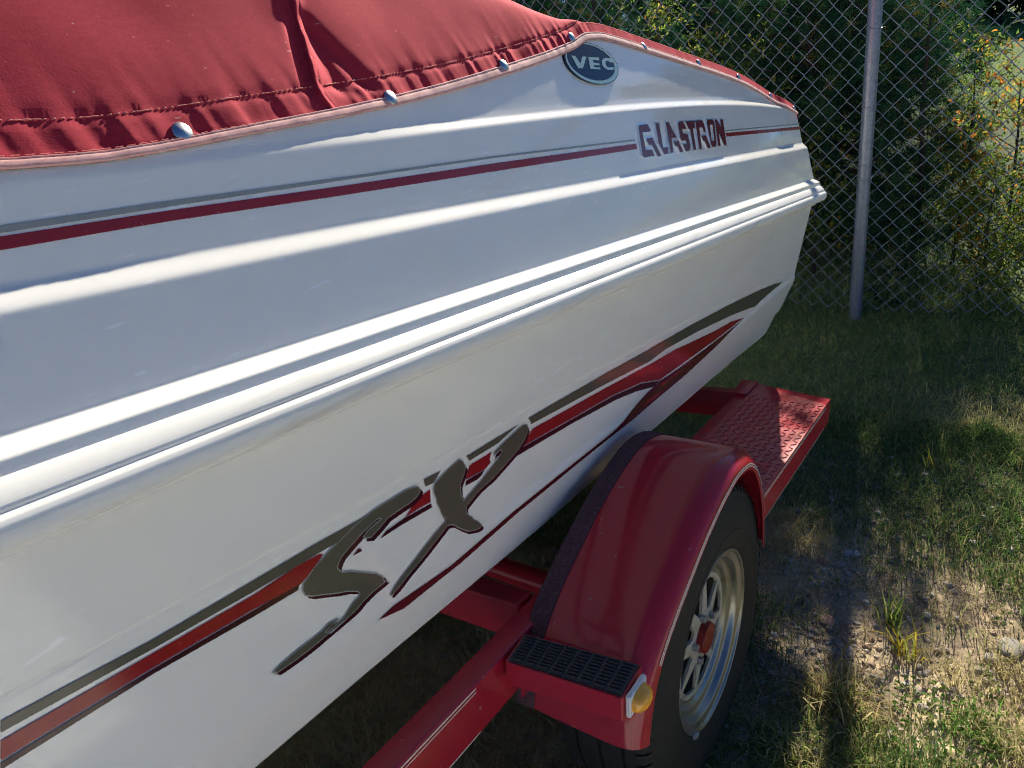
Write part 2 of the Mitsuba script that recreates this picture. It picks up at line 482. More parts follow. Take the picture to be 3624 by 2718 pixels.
H = side_grid(Flow, low_zs, MID)
lb = H[:, 0]
chine = []
for a in np.linspace(0, 1, 6):
    chine.append(np.stack([lb[:, 0], lb[:, 1] + .002 + .022 * a ** 1.6, lb[:, 2] - .016 * math.sin(a * math.pi / 2)], -1))
for t in (.15, .4, .7, 1.0):
    e = chine[5]
    chine.append(np.stack([e[:, 0], e[:, 1] + (MID - e[:, 1]) * t, e[:, 2] - .26 * t * bow_narrow(e[:, 0]) ** .5], -1))
B = np.stack(chine[::-1], 1)
B[-1] = B[-2]
add(boat + '__hull', cat(both(H) + both(np.concatenate([B, H[:, :1]], 1))), 'gelcoat', smooth=True, trailer=True)
tr = []
for s in (P, H):
    for q in (s[-2], mirror(s[-2])):
        tr.append(q)
tv, tf = grid(np.stack([H[-2][:, :], np.stack([H[-2][:, 0] + .004, np.full(H.shape[1], MID), H[-2][:, 2]], -1), mirror(H[-2])], 0))
add(boat + '__transom', (tv, tf), 'gelcoat', smooth=30, trailer=True)

# rub rail: one vinyl extrusion, two bulges and a ledge, carried round the stern
RP = np.array([[.531, -.1845], [.5300, -.1850], [.5280, -.1858], [.5255, -.1875], [.5225, -.1900], [.5195, -.1930], [.5170, -.1960], [.5154, -.1984], [.5148, -.2006], [.5149, -.2022], [.5144, -.2032], [.5124, -.2042], [.5100, -.2060], [.5080, -.2090], [.5070, -.2125],
               [.5068, -.2165], [.5076, -.2212], [.5100, -.2258], [.5142, -.2300], [.5200, -.2330], [.5290, -.2344], [.5390, -.2350], [.5415, -.2362], [.5385, -.2376], [.5375, -.2400], [.5380, -.2430], [.5410, -.2448], [.5500, -.2456], [.5600, -.2458]])
# finer section
tt = np.linspace(0, len(RP) - 1, 97)
RPf = np.stack([np.interp(tt, np.arange(len(RP)), RP[:, k]) for k in (0, 1)], 1)
rows = []
for x in np.concatenate([np.linspace(-2.7, -.2, 40), np.linspace(-.15, 2.47, 120)]):
    rows.append(np.stack([np.full(len(RPf), x), MID - (MID - RPf[:, 0]) * bow_narrow(x), RPf[:, 1] + bow_rise(x)], -1))
R0 = .036
for a in np.linspace(.08, math.pi / 2, 12):
    o = RPf[:, 0] - .531                                # outward offset from the joint line (negative = out)
    rows.append(np.stack([2.47 + (R0 - o) * math.sin(a), .531 + R0 - (R0 - o) * math.cos(a), RPf[:, 1]], -1))
e = rows[-1].copy(); e[:, 1] = MID; rows.append(e)
RR = np.array(rows)
add(boat + '__rub_rail', cat([grid(RR, flip=True), grid(mirror(RR))]), 'rail_vinyl', smooth=True, trailer=True)


# ---------------------------------------------------------------- flat graphics: thin films on the moulding, given as outlines in (x, z) metres on the boat's side
def film(polys, F, lift, thick=0.0, step=.03):
    """Outlines in (x, z) laid on the side as films (thick = 0) or as raised pieces."""
    ms = []
    for poly in polys:
        g = poly if isinstance(poly, (sg.Polygon, sg.MultiPolygon)) else sg.Polygon(poly)
        g = g.buffer(0)
        x0, z0, x1, z1 = g.bounds
        for k, m in np.ndindex(int((x1 - x0) / step) + 1, int((z1 - z0) / .008) + 1):
            c = g.intersection(sg.box(x0 + k * step, z0 + m * .008, x0 + (k + 1) * step, z0 + m * .008 + .008))
            for q in getattr(c, 'geoms', [c]):
                if q.geom_type != 'Polygon' or q.area < 1e-9:
                    continue
                q = shapely.segmentize(q, .02)
                v, f = trimesh.creation.triangulate_polygon(q, engine='earcut')
                p, r = v[f[:, 1]] - v[f[:, 0]], v[f[:, 2]] - v[f[:, 0]]
                a = p[:, 0] * r[:, 1] - p[:, 1] * r[:, 0]
                f = np.where((a < 0)[:, None], f[:, ::-1], f)
                L = place(v[:, 0], F(v[:, 0], v[:, 1]) - lift, v[:, 1])
                ms.append((L, f))
    v, f = cat(ms)
    if thick > 0:                                       # side walls of a raised piece
        w = []
        for p in polys:
            g = (p if isinstance(p, (sg.Polygon, sg.MultiPolygon)) else sg.Polygon(p)).buffer(0)
            for q in getattr(g, 'geoms', [g]):
                for ring in [q.exterior, *q.interiors]:
                    c = np.array(shapely.segmentize(ring, .02).coords)
                    l = F(c[:, 0], c[:, 1]) - lift
                    w.append(grid(np.stack([place(c[:, 0], l, c[:, 1]), place(c[:, 0], l + thick, c[:, 1])], 1)))
        v, f = cat([(v, f)] + w)
    return v, f


DEC = {"grey":[[[0.1206,-0.3928],[0.2434,-0.4025],[0.352,-0.4044],[0.4308,-0.4054],[0.5011,-0.4087],[0.5384,-0.4074],[0.5074,-0.42],[0.4719,-0.4231],[0.4434,-0.4211],[0.3516,-0.4187],[0.2424,-0.413],[0.1187,-0.4038]],[[0.6144,-0.4072],[0.6496,-0.4097],[0.6372,-0.4228],[0.6202,-0.4206]],[[0.707,-0.4107],[0.7148,-0.4123],[0.7718,-0.4115],[0.8399,-0.412],[0.8177,-0.4168],[0.7876,-0.4238],[0.7152,-0.4232]],[[0.8666,-0.4112],[0.8765,-0.4113],[1.1276,-0.4167],[1.3405,-0.4247],[1.3398,-0.4235],[1.5735,-0.4297],[1.8771,-0.4434],[2.171,-0.4621],[2.2954,-0.4746],[2.37,-0.4884],[2.2479,-0.5018],[2.1583,-0.5147],[2.0986,-0.5061],[1.9124,-0.485],[1.6339,-0.4624],[1.4366,-0.4531],[1.3588,-0.4581],[1.1385,-0.4424],[0.8791,-0.427],[0.8751,-0.4194]]],"red":[[[0.1174,-0.4119],[0.2419,-0.4181],[0.3514,-0.4229],[0.407,-0.4204],[0.4385,-0.4232],[0.4428,-0.4255],[0.4426,-0.4278],[0.4312,-0.4366],[0.4118,-0.449],[0.3508,-0.4418],[0.2403,-0.4345],[0.1141,-0.431]],[[0.6011,-0.4365],[0.6157,-0.4318],[0.6304,-0.4304],[0.6347,-0.4522],[0.6094,-0.4503],[0.5843,-0.4498]],[[0.7184,-0.4317],[0.772,-0.4325],[0.7692,-0.444],[0.7743,-0.4516],[0.762,-0.4571],[0.7126,-0.4535]],[[0.8872,-0.4381],[1.1425,-0.4518],[1.3634,-0.4666],[1.5019,-0.4727],[1.7945,-0.5001],[1.9315,-0.5074],[2.0623,-0.5265],[2.02,-0.527],[1.8563,-0.5325],[1.7156,-0.5323],[1.504,-0.5321],[1.4502,-0.5319],[1.3343,-0.501],[1.1881,-0.4821],[0.8675,-0.4615],[0.8774,-0.4475]],[[2.0648,-0.5292],[1.9582,-0.5388],[1.8047,-0.5562],[1.6251,-0.5742],[1.4753,-0.5808],[1.3392,-0.5891],[1.2072,-0.5898],[1.0804,-0.5927],[0.8849,-0.6],[0.7314,-0.6174],[0.6029,-0.6196],[0.5466,-0.5999],[0.5741,-0.5943],[0.7039,-0.6048],[0.8639,-0.5885],[1.0162,-0.583],[1.1349,-0.581],[1.2275,-0.5794],[1.2838,-0.5677],[1.3319,-0.5574],[1.3924,-0.5425],[1.4331,-0.5399],[1.454,-0.5355],[1.5197,-0.5382],[1.5966,-0.5394],[1.7243,-0.5386],[1.8593,-0.5363],[2.0236,-0.5311]]],"maroon":[[[0.1137,-0.4333],[0.2402,-0.4364],[0.3508,-0.4437],[0.4095,-0.4474],[0.4082,-0.4551],[0.3505,-0.4518],[0.2396,-0.4421],[0.1125,-0.4403]],[[0.5838,-0.4511],[0.6359,-0.4556],[0.6391,-0.4634],[0.5739,-0.459],[0.5379,-0.4591],[0.5481,-0.4527]],[[0.4912,-0.4578],[0.4993,-0.4516],[0.503,-0.453],[0.5068,-0.4589]],[[0.7131,-0.456],[0.7601,-0.4583],[0.7528,-0.4649],[0.7427,-0.4676],[0.7142,-0.4647]],[[0.8666,-0.4634],[1.1892,-0.4845],[1.3357,-0.5036],[1.4494,-0.5336],[1.4276,-0.5408],[1.3106,-0.5149],[1.2167,-0.5005],[1.0358,-0.4841],[0.8481,-0.4733]]],"S":[[[0.3694,-0.5506],[0.3826,-0.5468],[0.4071,-0.5437],[0.4434,-0.5421],[0.4541,-0.5372],[0.4694,-0.5406],[0.4715,-0.5432],[0.4571,-0.5462],[0.4495,-0.5475],[0.4531,-0.5508],[0.4795,-0.5459],[0.4878,-0.5378],[0.4991,-0.5303],[0.5029,-0.5301],[0.5054,-0.5268],[0.5015,-0.5203],[0.4836,-0.5078],[0.4666,-0.4996],[0.4449,-0.487],[0.4268,-0.4773],[0.4168,-0.4691],[0.4131,-0.4591],[0.4143,-0.4501],[0.4191,-0.4459],[0.4288,-0.4375],[0.4399,-0.4322],[0.4512,-0.4269],[0.4744,-0.4184],[0.4957,-0.4107],[0.5236,-0.4058],[0.5533,-0.4059],[0.5782,-0.4054],[0.5946,-0.4082],[0.6043,-0.4121],[0.6098,-0.4196],[0.6067,-0.4273],[0.5939,-0.4315],[0.5745,-0.4321],[0.5495,-0.4334],[0.5365,-0.4405],[0.5206,-0.4472],[0.5087,-0.4417],[0.5062,-0.4377],[0.5138,-0.4318],[0.5354,-0.4271],[0.5308,-0.4246],[0.508,-0.4304],[0.4889,-0.4391],[0.4729,-0.4473],[0.467,-0.4563],[0.4672,-0.4615],[0.4752,-0.4716],[0.4879,-0.4778],[0.5118,-0.4948],[0.5357,-0.512],[0.5476,-0.5244],[0.5515,-0.5341],[0.5566,-0.5374],[0.5455,-0.5388],[0.5299,-0.5398],[0.5148,-0.5438],[0.5001,-0.5507],[0.4798,-0.5531],[0.4546,-0.5555],[0.4278,-0.5585],[0.4021,-0.5586],[0.3824,-0.5574],[0.3733,-0.556],[0.3748,-0.5538]]],"X":[[[0.8558,-0.4175],[0.8669,-0.4224],[0.8726,-0.4323],[0.8683,-0.4461],[0.8526,-0.4616],[0.8218,-0.4733],[0.7878,-0.4857],[0.7536,-0.491],[0.731,-0.5011],[0.7227,-0.506],[0.7262,-0.5185],[0.7424,-0.5333],[0.7482,-0.5411],[0.761,-0.5513],[0.7736,-0.5652],[0.7714,-0.5699],[0.7599,-0.5685],[0.7363,-0.5586],[0.7144,-0.5417],[0.693,-0.5222],[0.6804,-0.5168],[0.6697,-0.5229],[0.6347,-0.5418],[0.6006,-0.5568],[0.581,-0.568],[0.5677,-0.5712],[0.5641,-0.5672],[0.568,-0.5624],[0.5828,-0.5513],[0.6156,-0.5333],[0.6496,-0.5146],[0.6721,-0.5054],[0.6733,-0.501],[0.6629,-0.4896],[0.6575,-0.4781],[0.6479,-0.4617],[0.6447,-0.4517],[0.6388,-0.4405],[0.6367,-0.4326],[0.6391,-0.4243],[0.6543,-0.4179],[0.6718,-0.4122],[0.69,-0.4085],[0.6997,-0.4158],[0.7085,-0.4301],[0.7056,-0.443],[0.7,-0.4561],[0.7048,-0.473],[0.7094,-0.4812],[0.7138,-0.4899],[0.727,-0.484],[0.7544,-0.4731],[0.7778,-0.4598],[0.7939,-0.4518],[0.8002,-0.444],[0.7953,-0.4383],[0.7834,-0.4407],[0.7787,-0.4437],[0.779,-0.4349],[0.8106,-0.4258],[0.8416,-0.4187]]],"glastron":[[[[1.307,0.0203],[1.3158,0.0229],[1.3512,0.0237],[1.364,0.0067],[1.3207,0.0055],[1.3182,-0.023],[1.3451,-0.0229],[1.3519,-0.0392],[1.3,-0.0393],[1.2942,-0.0342]],[[1.3248,-0.0026],[1.359,-0.001],[1.3648,-0.0091],[1.3855,-0.0409],[1.3625,-0.0408],[1.348,-0.018],[1.3347,-0.0185]]],[[[1.3876,0.0237],[1.408,0.0241],[1.4008,-0.0216],[1.4247,-0.0215],[1.4201,-0.0377],[1.3962,-0.0382],[1.3801,-0.0149]]],[[[1.4403,0.024],[1.4556,0.0245],[1.4807,-0.0079],[1.4525,-0.0083],[1.4458,-0.0372],[1.4272,-0.0377]],[[1.4547,-0.013],[1.4871,-0.0124],[1.4893,-0.0189],[1.4998,-0.0375],[1.4793,-0.0386],[1.4716,-0.025],[1.4604,-0.0249]]],[[[1.5016,0.0203],[1.5119,0.0248],[1.5331,0.0255],[1.5458,0.0086],[1.5174,0.0081],[1.518,0.0012],[1.5433,-0.0011],[1.5451,-0.0279],[1.53,-0.0371],[1.5093,-0.0373],[1.5021,-0.0205],[1.5251,-0.0202],[1.5244,-0.0144],[1.5024,-0.0148],[1.4973,-0.0079]]],[[[1.5443,0.0248],[1.6008,0.0258],[1.5934,0.0094],[1.5798,0.0087],[1.5717,-0.0354],[1.5546,-0.0365],[1.5629,0.0077],[1.5556,0.0078]]],[[[1.604,0.0255],[1.646,0.0262],[1.6543,0.0166],[1.6547,0.0008],[1.6404,-0.0007],[1.6379,0.0097],[1.6188,0.0095],[1.6071,-0.0358],[1.5898,-0.0362]],[[1.6207,-0.0074],[1.6493,-0.0064],[1.6643,-0.0351],[1.6436,-0.0364],[1.6328,-0.0192],[1.6242,-0.0189]]],[[[1.6713,0.0213],[1.6799,0.0267],[1.715,0.0271],[1.723,0.0218],[1.7058,-0.028],[1.6961,-0.0345],[1.6736,-0.0348],[1.6687,-0.0278]],[[1.6884,0.0136],[1.7055,0.0146],[1.6963,-0.0189],[1.6792,-0.0196]]],[[[1.7283,0.0274],[1.7434,0.0272],[1.7617,0.0098],[1.7645,0.027],[1.7865,0.0274],[1.7729,-0.033],[1.7542,-0.0342],[1.7371,-0.005],[1.7308,-0.034],[1.7131,-0.0346]]]],"vec":[[[1.1515,0.1381],[1.1652,0.1384],[1.1735,0.1258],[1.1891,0.1386],[1.2051,0.1392],[1.1763,0.1184],[1.1599,0.1178]],[[1.2112,0.1391],[1.251,0.1402],[1.25,0.1351],[1.2247,0.1346],[1.223,0.1298],[1.2441,0.13],[1.2433,0.1263],[1.2211,0.1257],[1.2203,0.122],[1.2409,0.1225],[1.2412,0.1192],[1.2029,0.1184]],[[1.2587,0.1352],[1.2687,0.1394],[1.2833,0.1413],[1.3013,0.141],[1.3068,0.1367],[1.3053,0.134],[1.2886,0.1339],[1.2837,0.136],[1.2749,0.1352],[1.2697,0.1319],[1.269,0.1274],[1.2733,0.1238],[1.2801,0.1241],[1.2842,0.125],[1.3005,0.1245],[1.296,0.1213],[1.2829,0.1197],[1.2696,0.1195],[1.2592,0.1225],[1.2538,0.1275]]]}

for p in DEC['grey']:
    add(boat + '__grey_stripe', film([p], Flow, .0012), 'decal_olive', trailer=True)
for k, p in enumerate(DEC['red']):
    add(boat + '__red_stripe', film([p], Flow, .0012), 'decal_red' if k < 4 else 'decal_wine', trailer=True)
for p in DEC['maroon']:
    add(boat + '__maroon_stripe', film([p], Flow, .0013), 'decal_maroon', trailer=True)
for name, dx, dz in (('S', .0064, -.0082), ('X', .0060, -.0082)):
    g = sg.Polygon(DEC[name][0]).buffer(0)
    low = affinity.translate(g, dx, dz)
    add(boat + '__graphic_shadow', film([low], Flow, .0014), 'decal_maroon', trailer=True, label='maroon shadow of the hull graphic letter ' + name)
    add(boat + '__graphic_edge', film([g], Flow, .0017), 'decal_silver', trailer=True, label='thin silver edge of the hull graphic letter ' + name)
    add(boat + '__graphic_letter', film([g.buffer(-.0016)], Flow, .0020), 'decal_olive', trailer=True, label='olive grey hull graphic letter ' + name)
XA = np.linspace(-2.4, 2.49, 120)
red_t = curve([[-2.6, -.10], [.0, -.042], [.2168, -.0370], [.335, -.0330], [.5463, -.0286], [.8317, -.0211], [1.2853, -.0118], [1.7876, -.0054], [2.506, -.0036], [2.6, -.003]])
red_b = curve([[-2.6, -.110], [.0, -.052], [.213, -.0463], [.331, -.0417], [.5413, -.0382], [.8259, -.0316], [1.2797, -.0216], [1.7823, -.0138], [2.4989, -.0119], [2.6, -.0115]])
gry_t = curve([[-2.6, -.09], [.0, -.034], [.2198, -.0295], [.3386, -.0253], [.5508, -.0196], [.8386, -.0113], [1.2895, -.0037], [1.7915, .0012], [2.5029, .0063], [2.6, .007]])


def band(xa, xb, top, bot):
    x = np.linspace(xa, xb, 60)
    return sg.Polygon(np.concatenate([np.stack([x, top(x)], 1), np.stack([x, bot(x)], 1)[::-1]]))


for xa, xb in ((-2.4, 1.285), (1.790, 2.50)):
    add(boat + '__deck_stripe', film([band(xa, xb, red_t, red_b)], Ftop, .0010), 'decal_red', trailer=True)
    add(boat + '__deck_pinstripe', film([band(xa, xb - .002, gry_t, lambda x: gry_t(x) - .0030 - .0022 * ss(.7, .2, x))], Ftop, .0010), 'decal_silver', trailer=True)

# raised chrome name letters with red inlays
for k, l in enumerate(DEC['glastron']):
    g = [sg.Polygon(p).buffer(0) for p in l]
    g = g[0].difference(g[1]) if k == 6 else shapely.union_all(g)
    key = add(boat + '__name_letter', film([g], Ftop, .0028, .0028), 'chrome', trailer=True, label='raised chrome letter ' + 'GLASTRON'[k] + ' with red inlay')
    add(key + '__inlay', film([g.buffer(-.0017, join_style=2)], Ftop, .0032), 'letter_red', trailer=True)

# oval badge
el0 = affinity.affine_transform(sg.Point(0, 0).buffer(1, 48), [.0950, .0174, -.00514, .0357, 1.2215, .1285])
hx = np.linspace(1.0, 1.5, 60)
hidden = sg.Polygon(np.concatenate([np.stack([hx, hem_z(hx) - .0006], 1), [[1.5, .4], [1.0, .4]]]))    # tucked under the cover's hem
el = el0.difference(hidden)
badge = add(boat + '__badge', film([el], Ftop, .004, .004), 'navy_dome', smooth=30, trailer=True, label='dark oval badge with a gold rim and the letters VEC')
ring = affinity.scale(el0, .965, .965).difference(affinity.translate(affinity.scale(el0, .88, .86), -.003, .0016)).difference(hidden)
add(badge + '__rim', film([ring], Ftop, .0046), 'gold_chrome', trailer=True)
for k, p in enumerate(DEC['vec']):
    add(badge + '__letter', film([p], Ftop, .0047), 'gold_chrome', trailer=True, label='gold badge letter ' + 'VEC'[k])

# ================================================================ the canvas cover
cover = thing('boat_cover', 'red canvas boat cover with a pale pink hem and steel snaps, stretched over the boat', 'boat cover')


def tent(x):
    d = np.clip(1.25 - x, 0, None)
    return .032 + np.where(d > 0, .28 * d + .30 * d * d, 0) * np.clip(1 - (d - 1.0) / 2.2, 0, 1)


def cover_section(x, v):
    """Outward-in section of the cover above its hem at x: v from 0 (hem) to 1 (centreline)."""
    hz = float(hem_z(x)); Hh = float(tent(x))
    y0 = Ftop(x, hz).item() - .0030
    rear = float(ss(1.04, 1.29, np.array(x)))
    lean = .55 + .25 * rear
    ctl = np.array([[0, 0, 0], [.10, .0060, .010], [.26, .0135, .026], [.55, .010 + lean * max(Hh - .026, 0) * .85 + .002, .026 + max(Hh - .026, 0) * .86], [.66, .016 + lean * max(Hh - .026, 0) * 1.06 + .004 * rear, max(Hh, .031)],
                    [.74, .05 + lean * Hh * 1.2, max(Hh, .031) + .008], [1.0, MID - y0, max(Hh, .031) + .05 + .10 * (1 - rear)]])
    yy = PchipInterpolator(ctl[:, 0], ctl[:, 1])(v); zz = PchipInterpolator(ctl[:, 0], ctl[:, 2])(v)
    return np.stack([np.full(len(v), x), y0 + yy, hz + zz], -1)


SNAPS = [(-.62, .012), (-.28, .012), (.05, .012), (.386, .0125), (.672, .0090), (.940, .0125), (1.185, .0175), (1.480, .0090), (1.765, .0135), (2.030, .0150), (2.285, .0150), (2.470, .0130)]
cx_ = np.concatenate([np.linspace(-2.6, -.05, 60), np.linspace(-.04, 1.4, 420), np.linspace(1.406, 2.492, 110)])
cv = np.concatenate([np.linspace(0, .30, 34), np.linspace(.31, .62, 44), np.linspace(.63, .76, 16), np.linspace(.78, 1, 10)])
C = np.array([cover_section(x, cv) for x in cx_])
# wrinkles: gathers that run up from the hem and fan out from the snaps, and the pull beside the seam
X_, V_ = np.meshgrid(cx_, cv, indexing='ij')
hgt = C[..., 2] - C[:, :1, 2]
Nn = np.cross(np.gradient(C, axis=0), np.gradient(C, axis=1)); Nn /= np.linalg.norm(Nn, axis=-1, keepdims=True) + 1e-12
Nn *= -np.sign(Nn[..., 1:2] + 1e-9)                     # towards the viewer's side
skew = X_ + hgt * .28
g1 = nnoise(np.stack([skew * 105, hgt * 9, X_ * 0 + 3], -1)) - .5
g2 = nnoise(np.stack([skew * 44 + 40, hgt * 5, X_ * 0 + 8], -1)) - .5
g3 = nfbm(np.stack([X_ * 7, hgt * 9, X_ * 0 + 1], -1), 3) - .5
g4 = nnoise(np.stack([skew * 9, hgt * 10, X_ * 0 + 6], -1)) - .5
fade = np.exp(-np.clip(hgt - .030, 0, None) / .020) * ss(.002, .014, hgt)
pinch = np.zeros_like(X_)
for sx, sz in SNAPS:
    pinch += np.exp(-((X_ - sx) / .11) ** 2)
calm = 1 - .82 * ss(1.1, 1.35, X_)                      # the flat rear part is taut
disp = calm * fade * (g1 * .0024 + g2 * .0024) * np.clip(.45 + .75 * pinch, 0, 1.2) + g4 * .004 * ss(.02, .12, hgt) * ss(.0, .25, tent(X_)) + g3 * .0010
seam_x = np.interp(hgt, [0, .03, .11, .34], [.578, .567, .588, .66])
disp += -.0050 * np.exp(-((X_ - seam_x + .012) / .008) ** 2) * ss(.012, .05, hgt) * np.exp(-np.clip(hgt - .10, 0, None) / .06)
disp += .0020 * np.exp(-((X_ - seam_x - .003) / .006) ** 2) * ss(.0, .02, hgt)
for a, b, amp in ((.42, .030, -.0050), (.95, .045, -.0045)):  # long diagonal pulls from the seam down to the next snap
    line = seam_x + .004 + (.105 - hgt) * a
    disp += amp * np.exp(-((X_ - line) / (.007 + .10 * np.clip(.11 - hgt, 0, None))) ** 2) * ss(.012, .035, hgt) * ss(.125, .085, hgt)
sk = np.exp(-((hgt - .034) / .0035) ** 2)
disp -= sk * .0012
C = C + Nn * (disp * ss(2.49, 2.35, X_) * ss(.9, .6, V_))[..., None]
C = place_bow = np.stack([C[..., 0], MID - (MID - C[..., 1]) * bow_narrow(C[..., 0]), C[..., 2] + bow_rise(C[..., 0])], -1)
tail = C[-1].copy(); tail[:, 0] += .012; tail[:, 2] -= .05
C2 = np.concatenate([C, tail[None]], 0)
add(cover + '__canvas', cat([grid(C2), grid(mirror(C2), flip=True)]), 'canvas', smooth=True, trailer=True)


def on_cover(x, h, lift):
    """Point on the canvas at x, h above the hem, raised off it by lift."""
    i = int(np.argmin(abs(cx_ - x)))
    z = C[i, :, 2] - C[i, 0, 2]
    j = int(np.argmax(z >= h)) if (z >= h).any() else 20
    t = 0 if j == 0 else (h - z[j - 1]) / max(z[j] - z[j - 1], 1e-9)
    p = C[i, max(j - 1, 0)] * (1 - t) + C[i, j] * t
    return p + Nn[i, j] * lift, Nn[i, j]


# hem binding, a folded tape
hb = []
for x in np.concatenate([np.linspace(-2.6, .0, 40), np.linspace(.01, 2.492, 330)]):
    p0, n0 = on_cover(x, 0.0, 0); w = .0070 + .0050 * float(ss(.3, .95, np.array(x))) - .0030 * float(ss(1.3, 2.2, np.array(x)))
    q = float(nnoise(np.array([[x * 260, 1.0, 2.0]]))[0]) * .0007 + float(nnoise(np.array([[x * 45, 4.0, 2.0]]))[0]) * .0004
    row = []
    for u, o in ((0.05, -.001), (-.05, .0012), (.02, .0021), (.22, .0026), (.5, .0027), (.72, .0025), (.80, .0014), (.86, .0014), (.92, .0024), (1.0, .0022), (1.08, .0012), (1.1, -.002)):
        pu, _ = on_cover(x, max(u, 0) * w, 0)
        pu = pu + n0 * (o + q * (u > 0)) + np.array([0, 0, min(u, 0) * w])
        row.append(pu)
    hb.append(row)
HB = np.array(hb)
add(cover + '__hem_binding', cat([grid(HB), grid(mirror(HB), flip=True)]), 'binding', smooth=True, trailer=True)
# stitching: a row above the hem and one along the binding
st = []
x = -.05
while x < 1.30:
    if abs(x - .568) > .006:
        a, n0 = on_cover(x, .0345, .0006); b, _ = on_cover(x + .0046, .0345, .0006)
        st.append(tube([a, (a + b) / 2 + n0 * .0005, b], .0006, 5))
    x += .0064
x = -.05
while x < 2.47:
    a, n0 = on_cover(x, .0086, .0018); b, _ = on_cover(x + .0036, .0086, .0018)
    st.append(tube([a, b], .0005, 4))
    x += .0052 if x < 1.2 else .010
add(cover + '__stitching', cat(st), 'thread', smooth=True, trailer=True, kind='stuff')
# the vertical seam: a folded ridge with its own stitching
hs = np.linspace(.007, .34, 90)
sm = []
for h in hs:
    xc = float(np.interp(h, [0, .03, .11, .34], [.578, .567, .588, .66]))
    row = []
    for dx, o in ((-.0048, -.001), (-.0044, .0016), (-.0028, .0024), (-.0005, .0018), (.0020, .0010), (.0040, .0006), (.005, -.001)):
        p0, n0 = on_cover(xc, h, 0)
        row.append(p0 + n0 * o + np.array([dx, 0, 0]))
    sm.append(row)
SM = np.array(sm)
for k in range(2):
    SM[1:-1] = (SM[:-2] + SM[1:-1] * 2 + SM[2:]) / 4
add(cover + '__seam', grid(SM, flip=True), 'canvas', smooth=True, trailer=True)
for sx, sz in SNAPS:
    p, n0 = on_cover(sx, sz, .0015)
    z = n0 / np.linalg.norm(n0); a = np.cross([0, 0, 1], z); a /= np.linalg.norm(a); b = np.cross(z, a)
    pr = [(.0090, -.002), (.0096, .0002), (.0094, .0010), (.0084, .0018), (.0066, .0026), (.0044, .0032), (.0020, .0035), (0, .0036)]
    rows = []
    for t in np.linspace(0, 2 * np.pi, 29):
        rows.append([p + (a * math.cos(t) + b * math.sin(t)) * r + z * h for r, h in pr])
    add(cover + '__snap', grid(np.array(rows)), 'snap_steel', smooth=True, trailer=True)

# ================================================================ the trailer
trailer = thing('boat_trailer', 'red painted steel boat trailer with fenders, steps and diamond plate platforms carrying the white boat', 'trailer')
TP = 'trailer_paint'


def rod(p, q, w, h, r=.006):
    """Box tube from p to q (centres), w wide and h high, edges rounded."""
    p, q = np.array(p, float), np.array(q, float)
    d = (q - p) / np.linalg.norm(q - p)
    s = np.cross(d, [0, 0, 1.0] if abs(d[2]) < .9 else [1.0, 0, 0]); s /= np.linalg.norm(s); u = np.cross(s, d)
    ball = m3.Manifold.sphere(r, 12)
    return m3.Manifold.batch_hull([ball.translate((c + s * a * (w / 2 - r) + u * b * (h / 2 - r)).tolist()) for c in (p + d * r, q - d * r) for a in (-1, 1) for b in (-1, 1)])


def flip_side(mesh):
    """The same piece on the starboard side."""
    if hasattr(mesh, 'to_mesh'):
        return mesh.mirror([0, 1, 0]).translate([0, 2 * MID, 0])
    v, f = np.array(mesh[0], float), np.asarray(mesh[1])
    v[:, 1] = 2 * MID - v[:, 1]
    return v, f[:, ::-1]


def sided(key, mesh, mat, smooth=30, far=True, **kw):
    k = add(trailer + '__' + key, mesh, mat, smooth=smooth, trailer=True, **kw)
    if far:
        add(trailer + '__' + key, flip_side(mesh), mat, smooth=smooth, trailer=True)
    return k


rail = sided('frame_rail', m3.Manifold.compose([rod((-1.62, .604, -.853), (2.245, .6535, -.853), .046, .100)]), TP, 35)
sided('frame_rail', rod((-1.60, .606, -.853), (-3.3, MID - .04, -.853), .046, .100), TP, 35)


def rail_face(x):
    return .604 - .023 + (.0495 / 3.865) * (x + 1.62) - .0006


def strip(xa, xb, z0, z1):
    x = np.linspace(xa, xb, 12)
    return grid(np.stack([np.stack([x, rail_face(x), np.full(12, z0)], 1), np.stack([x, rail_face(x), np.full(12, z1)], 1)], 1))


for z0, z1, xb in ((-.8115, -.8085, .690), (-.8180, -.8160, .690), (-.8990, -.8965, .690)):
    add(rail + '__pinstripe', strip(-1.5, xb, z0, z1), 'pinstripe', trailer=True)
for x, za, zc in ((.93, -.855, -.895), (2.165, -.838, -.885), (-.7, -.855, -.93)):
    for s in (0, 1):
        b = rod((x, .672, za), (x, MID, zc), .05, .085)
        add(trailer + '__crossmember', flip_side(b) if s else b, TP, smooth=35, trailer=True)
add(trailer + '__axle', tube([(1.222, .50, -1.005), (1.222, 2 * MID - .50, -1.005)], .03, 20), TP, smooth=40, trailer=True)
for s in (0, 1):
    for x in (1.05, 1.40):
        b = rod((x, .635, -.99), (x, .635, -.885), .04, .035, .004)
        add(trailer + '__spring_hanger', flip_side(b) if s else b, TP, smooth=35, trailer=True)
    b = rod((1.0, .635, -1.0), (1.44, .635, -1.0), .045, .03, .004)
    add(trailer + '__leaf_spring', flip_side(b) if s else b, 'lead', smooth=35, trailer=True)
    bk = rod((-1.3, .98, -.835), (2.45, .98, -.842), .09, .045, .012)
    add(trailer + '__bunk_board', flip_side(bk) if s else bk, 'bunk_carpet', smooth=35, trailer=True)

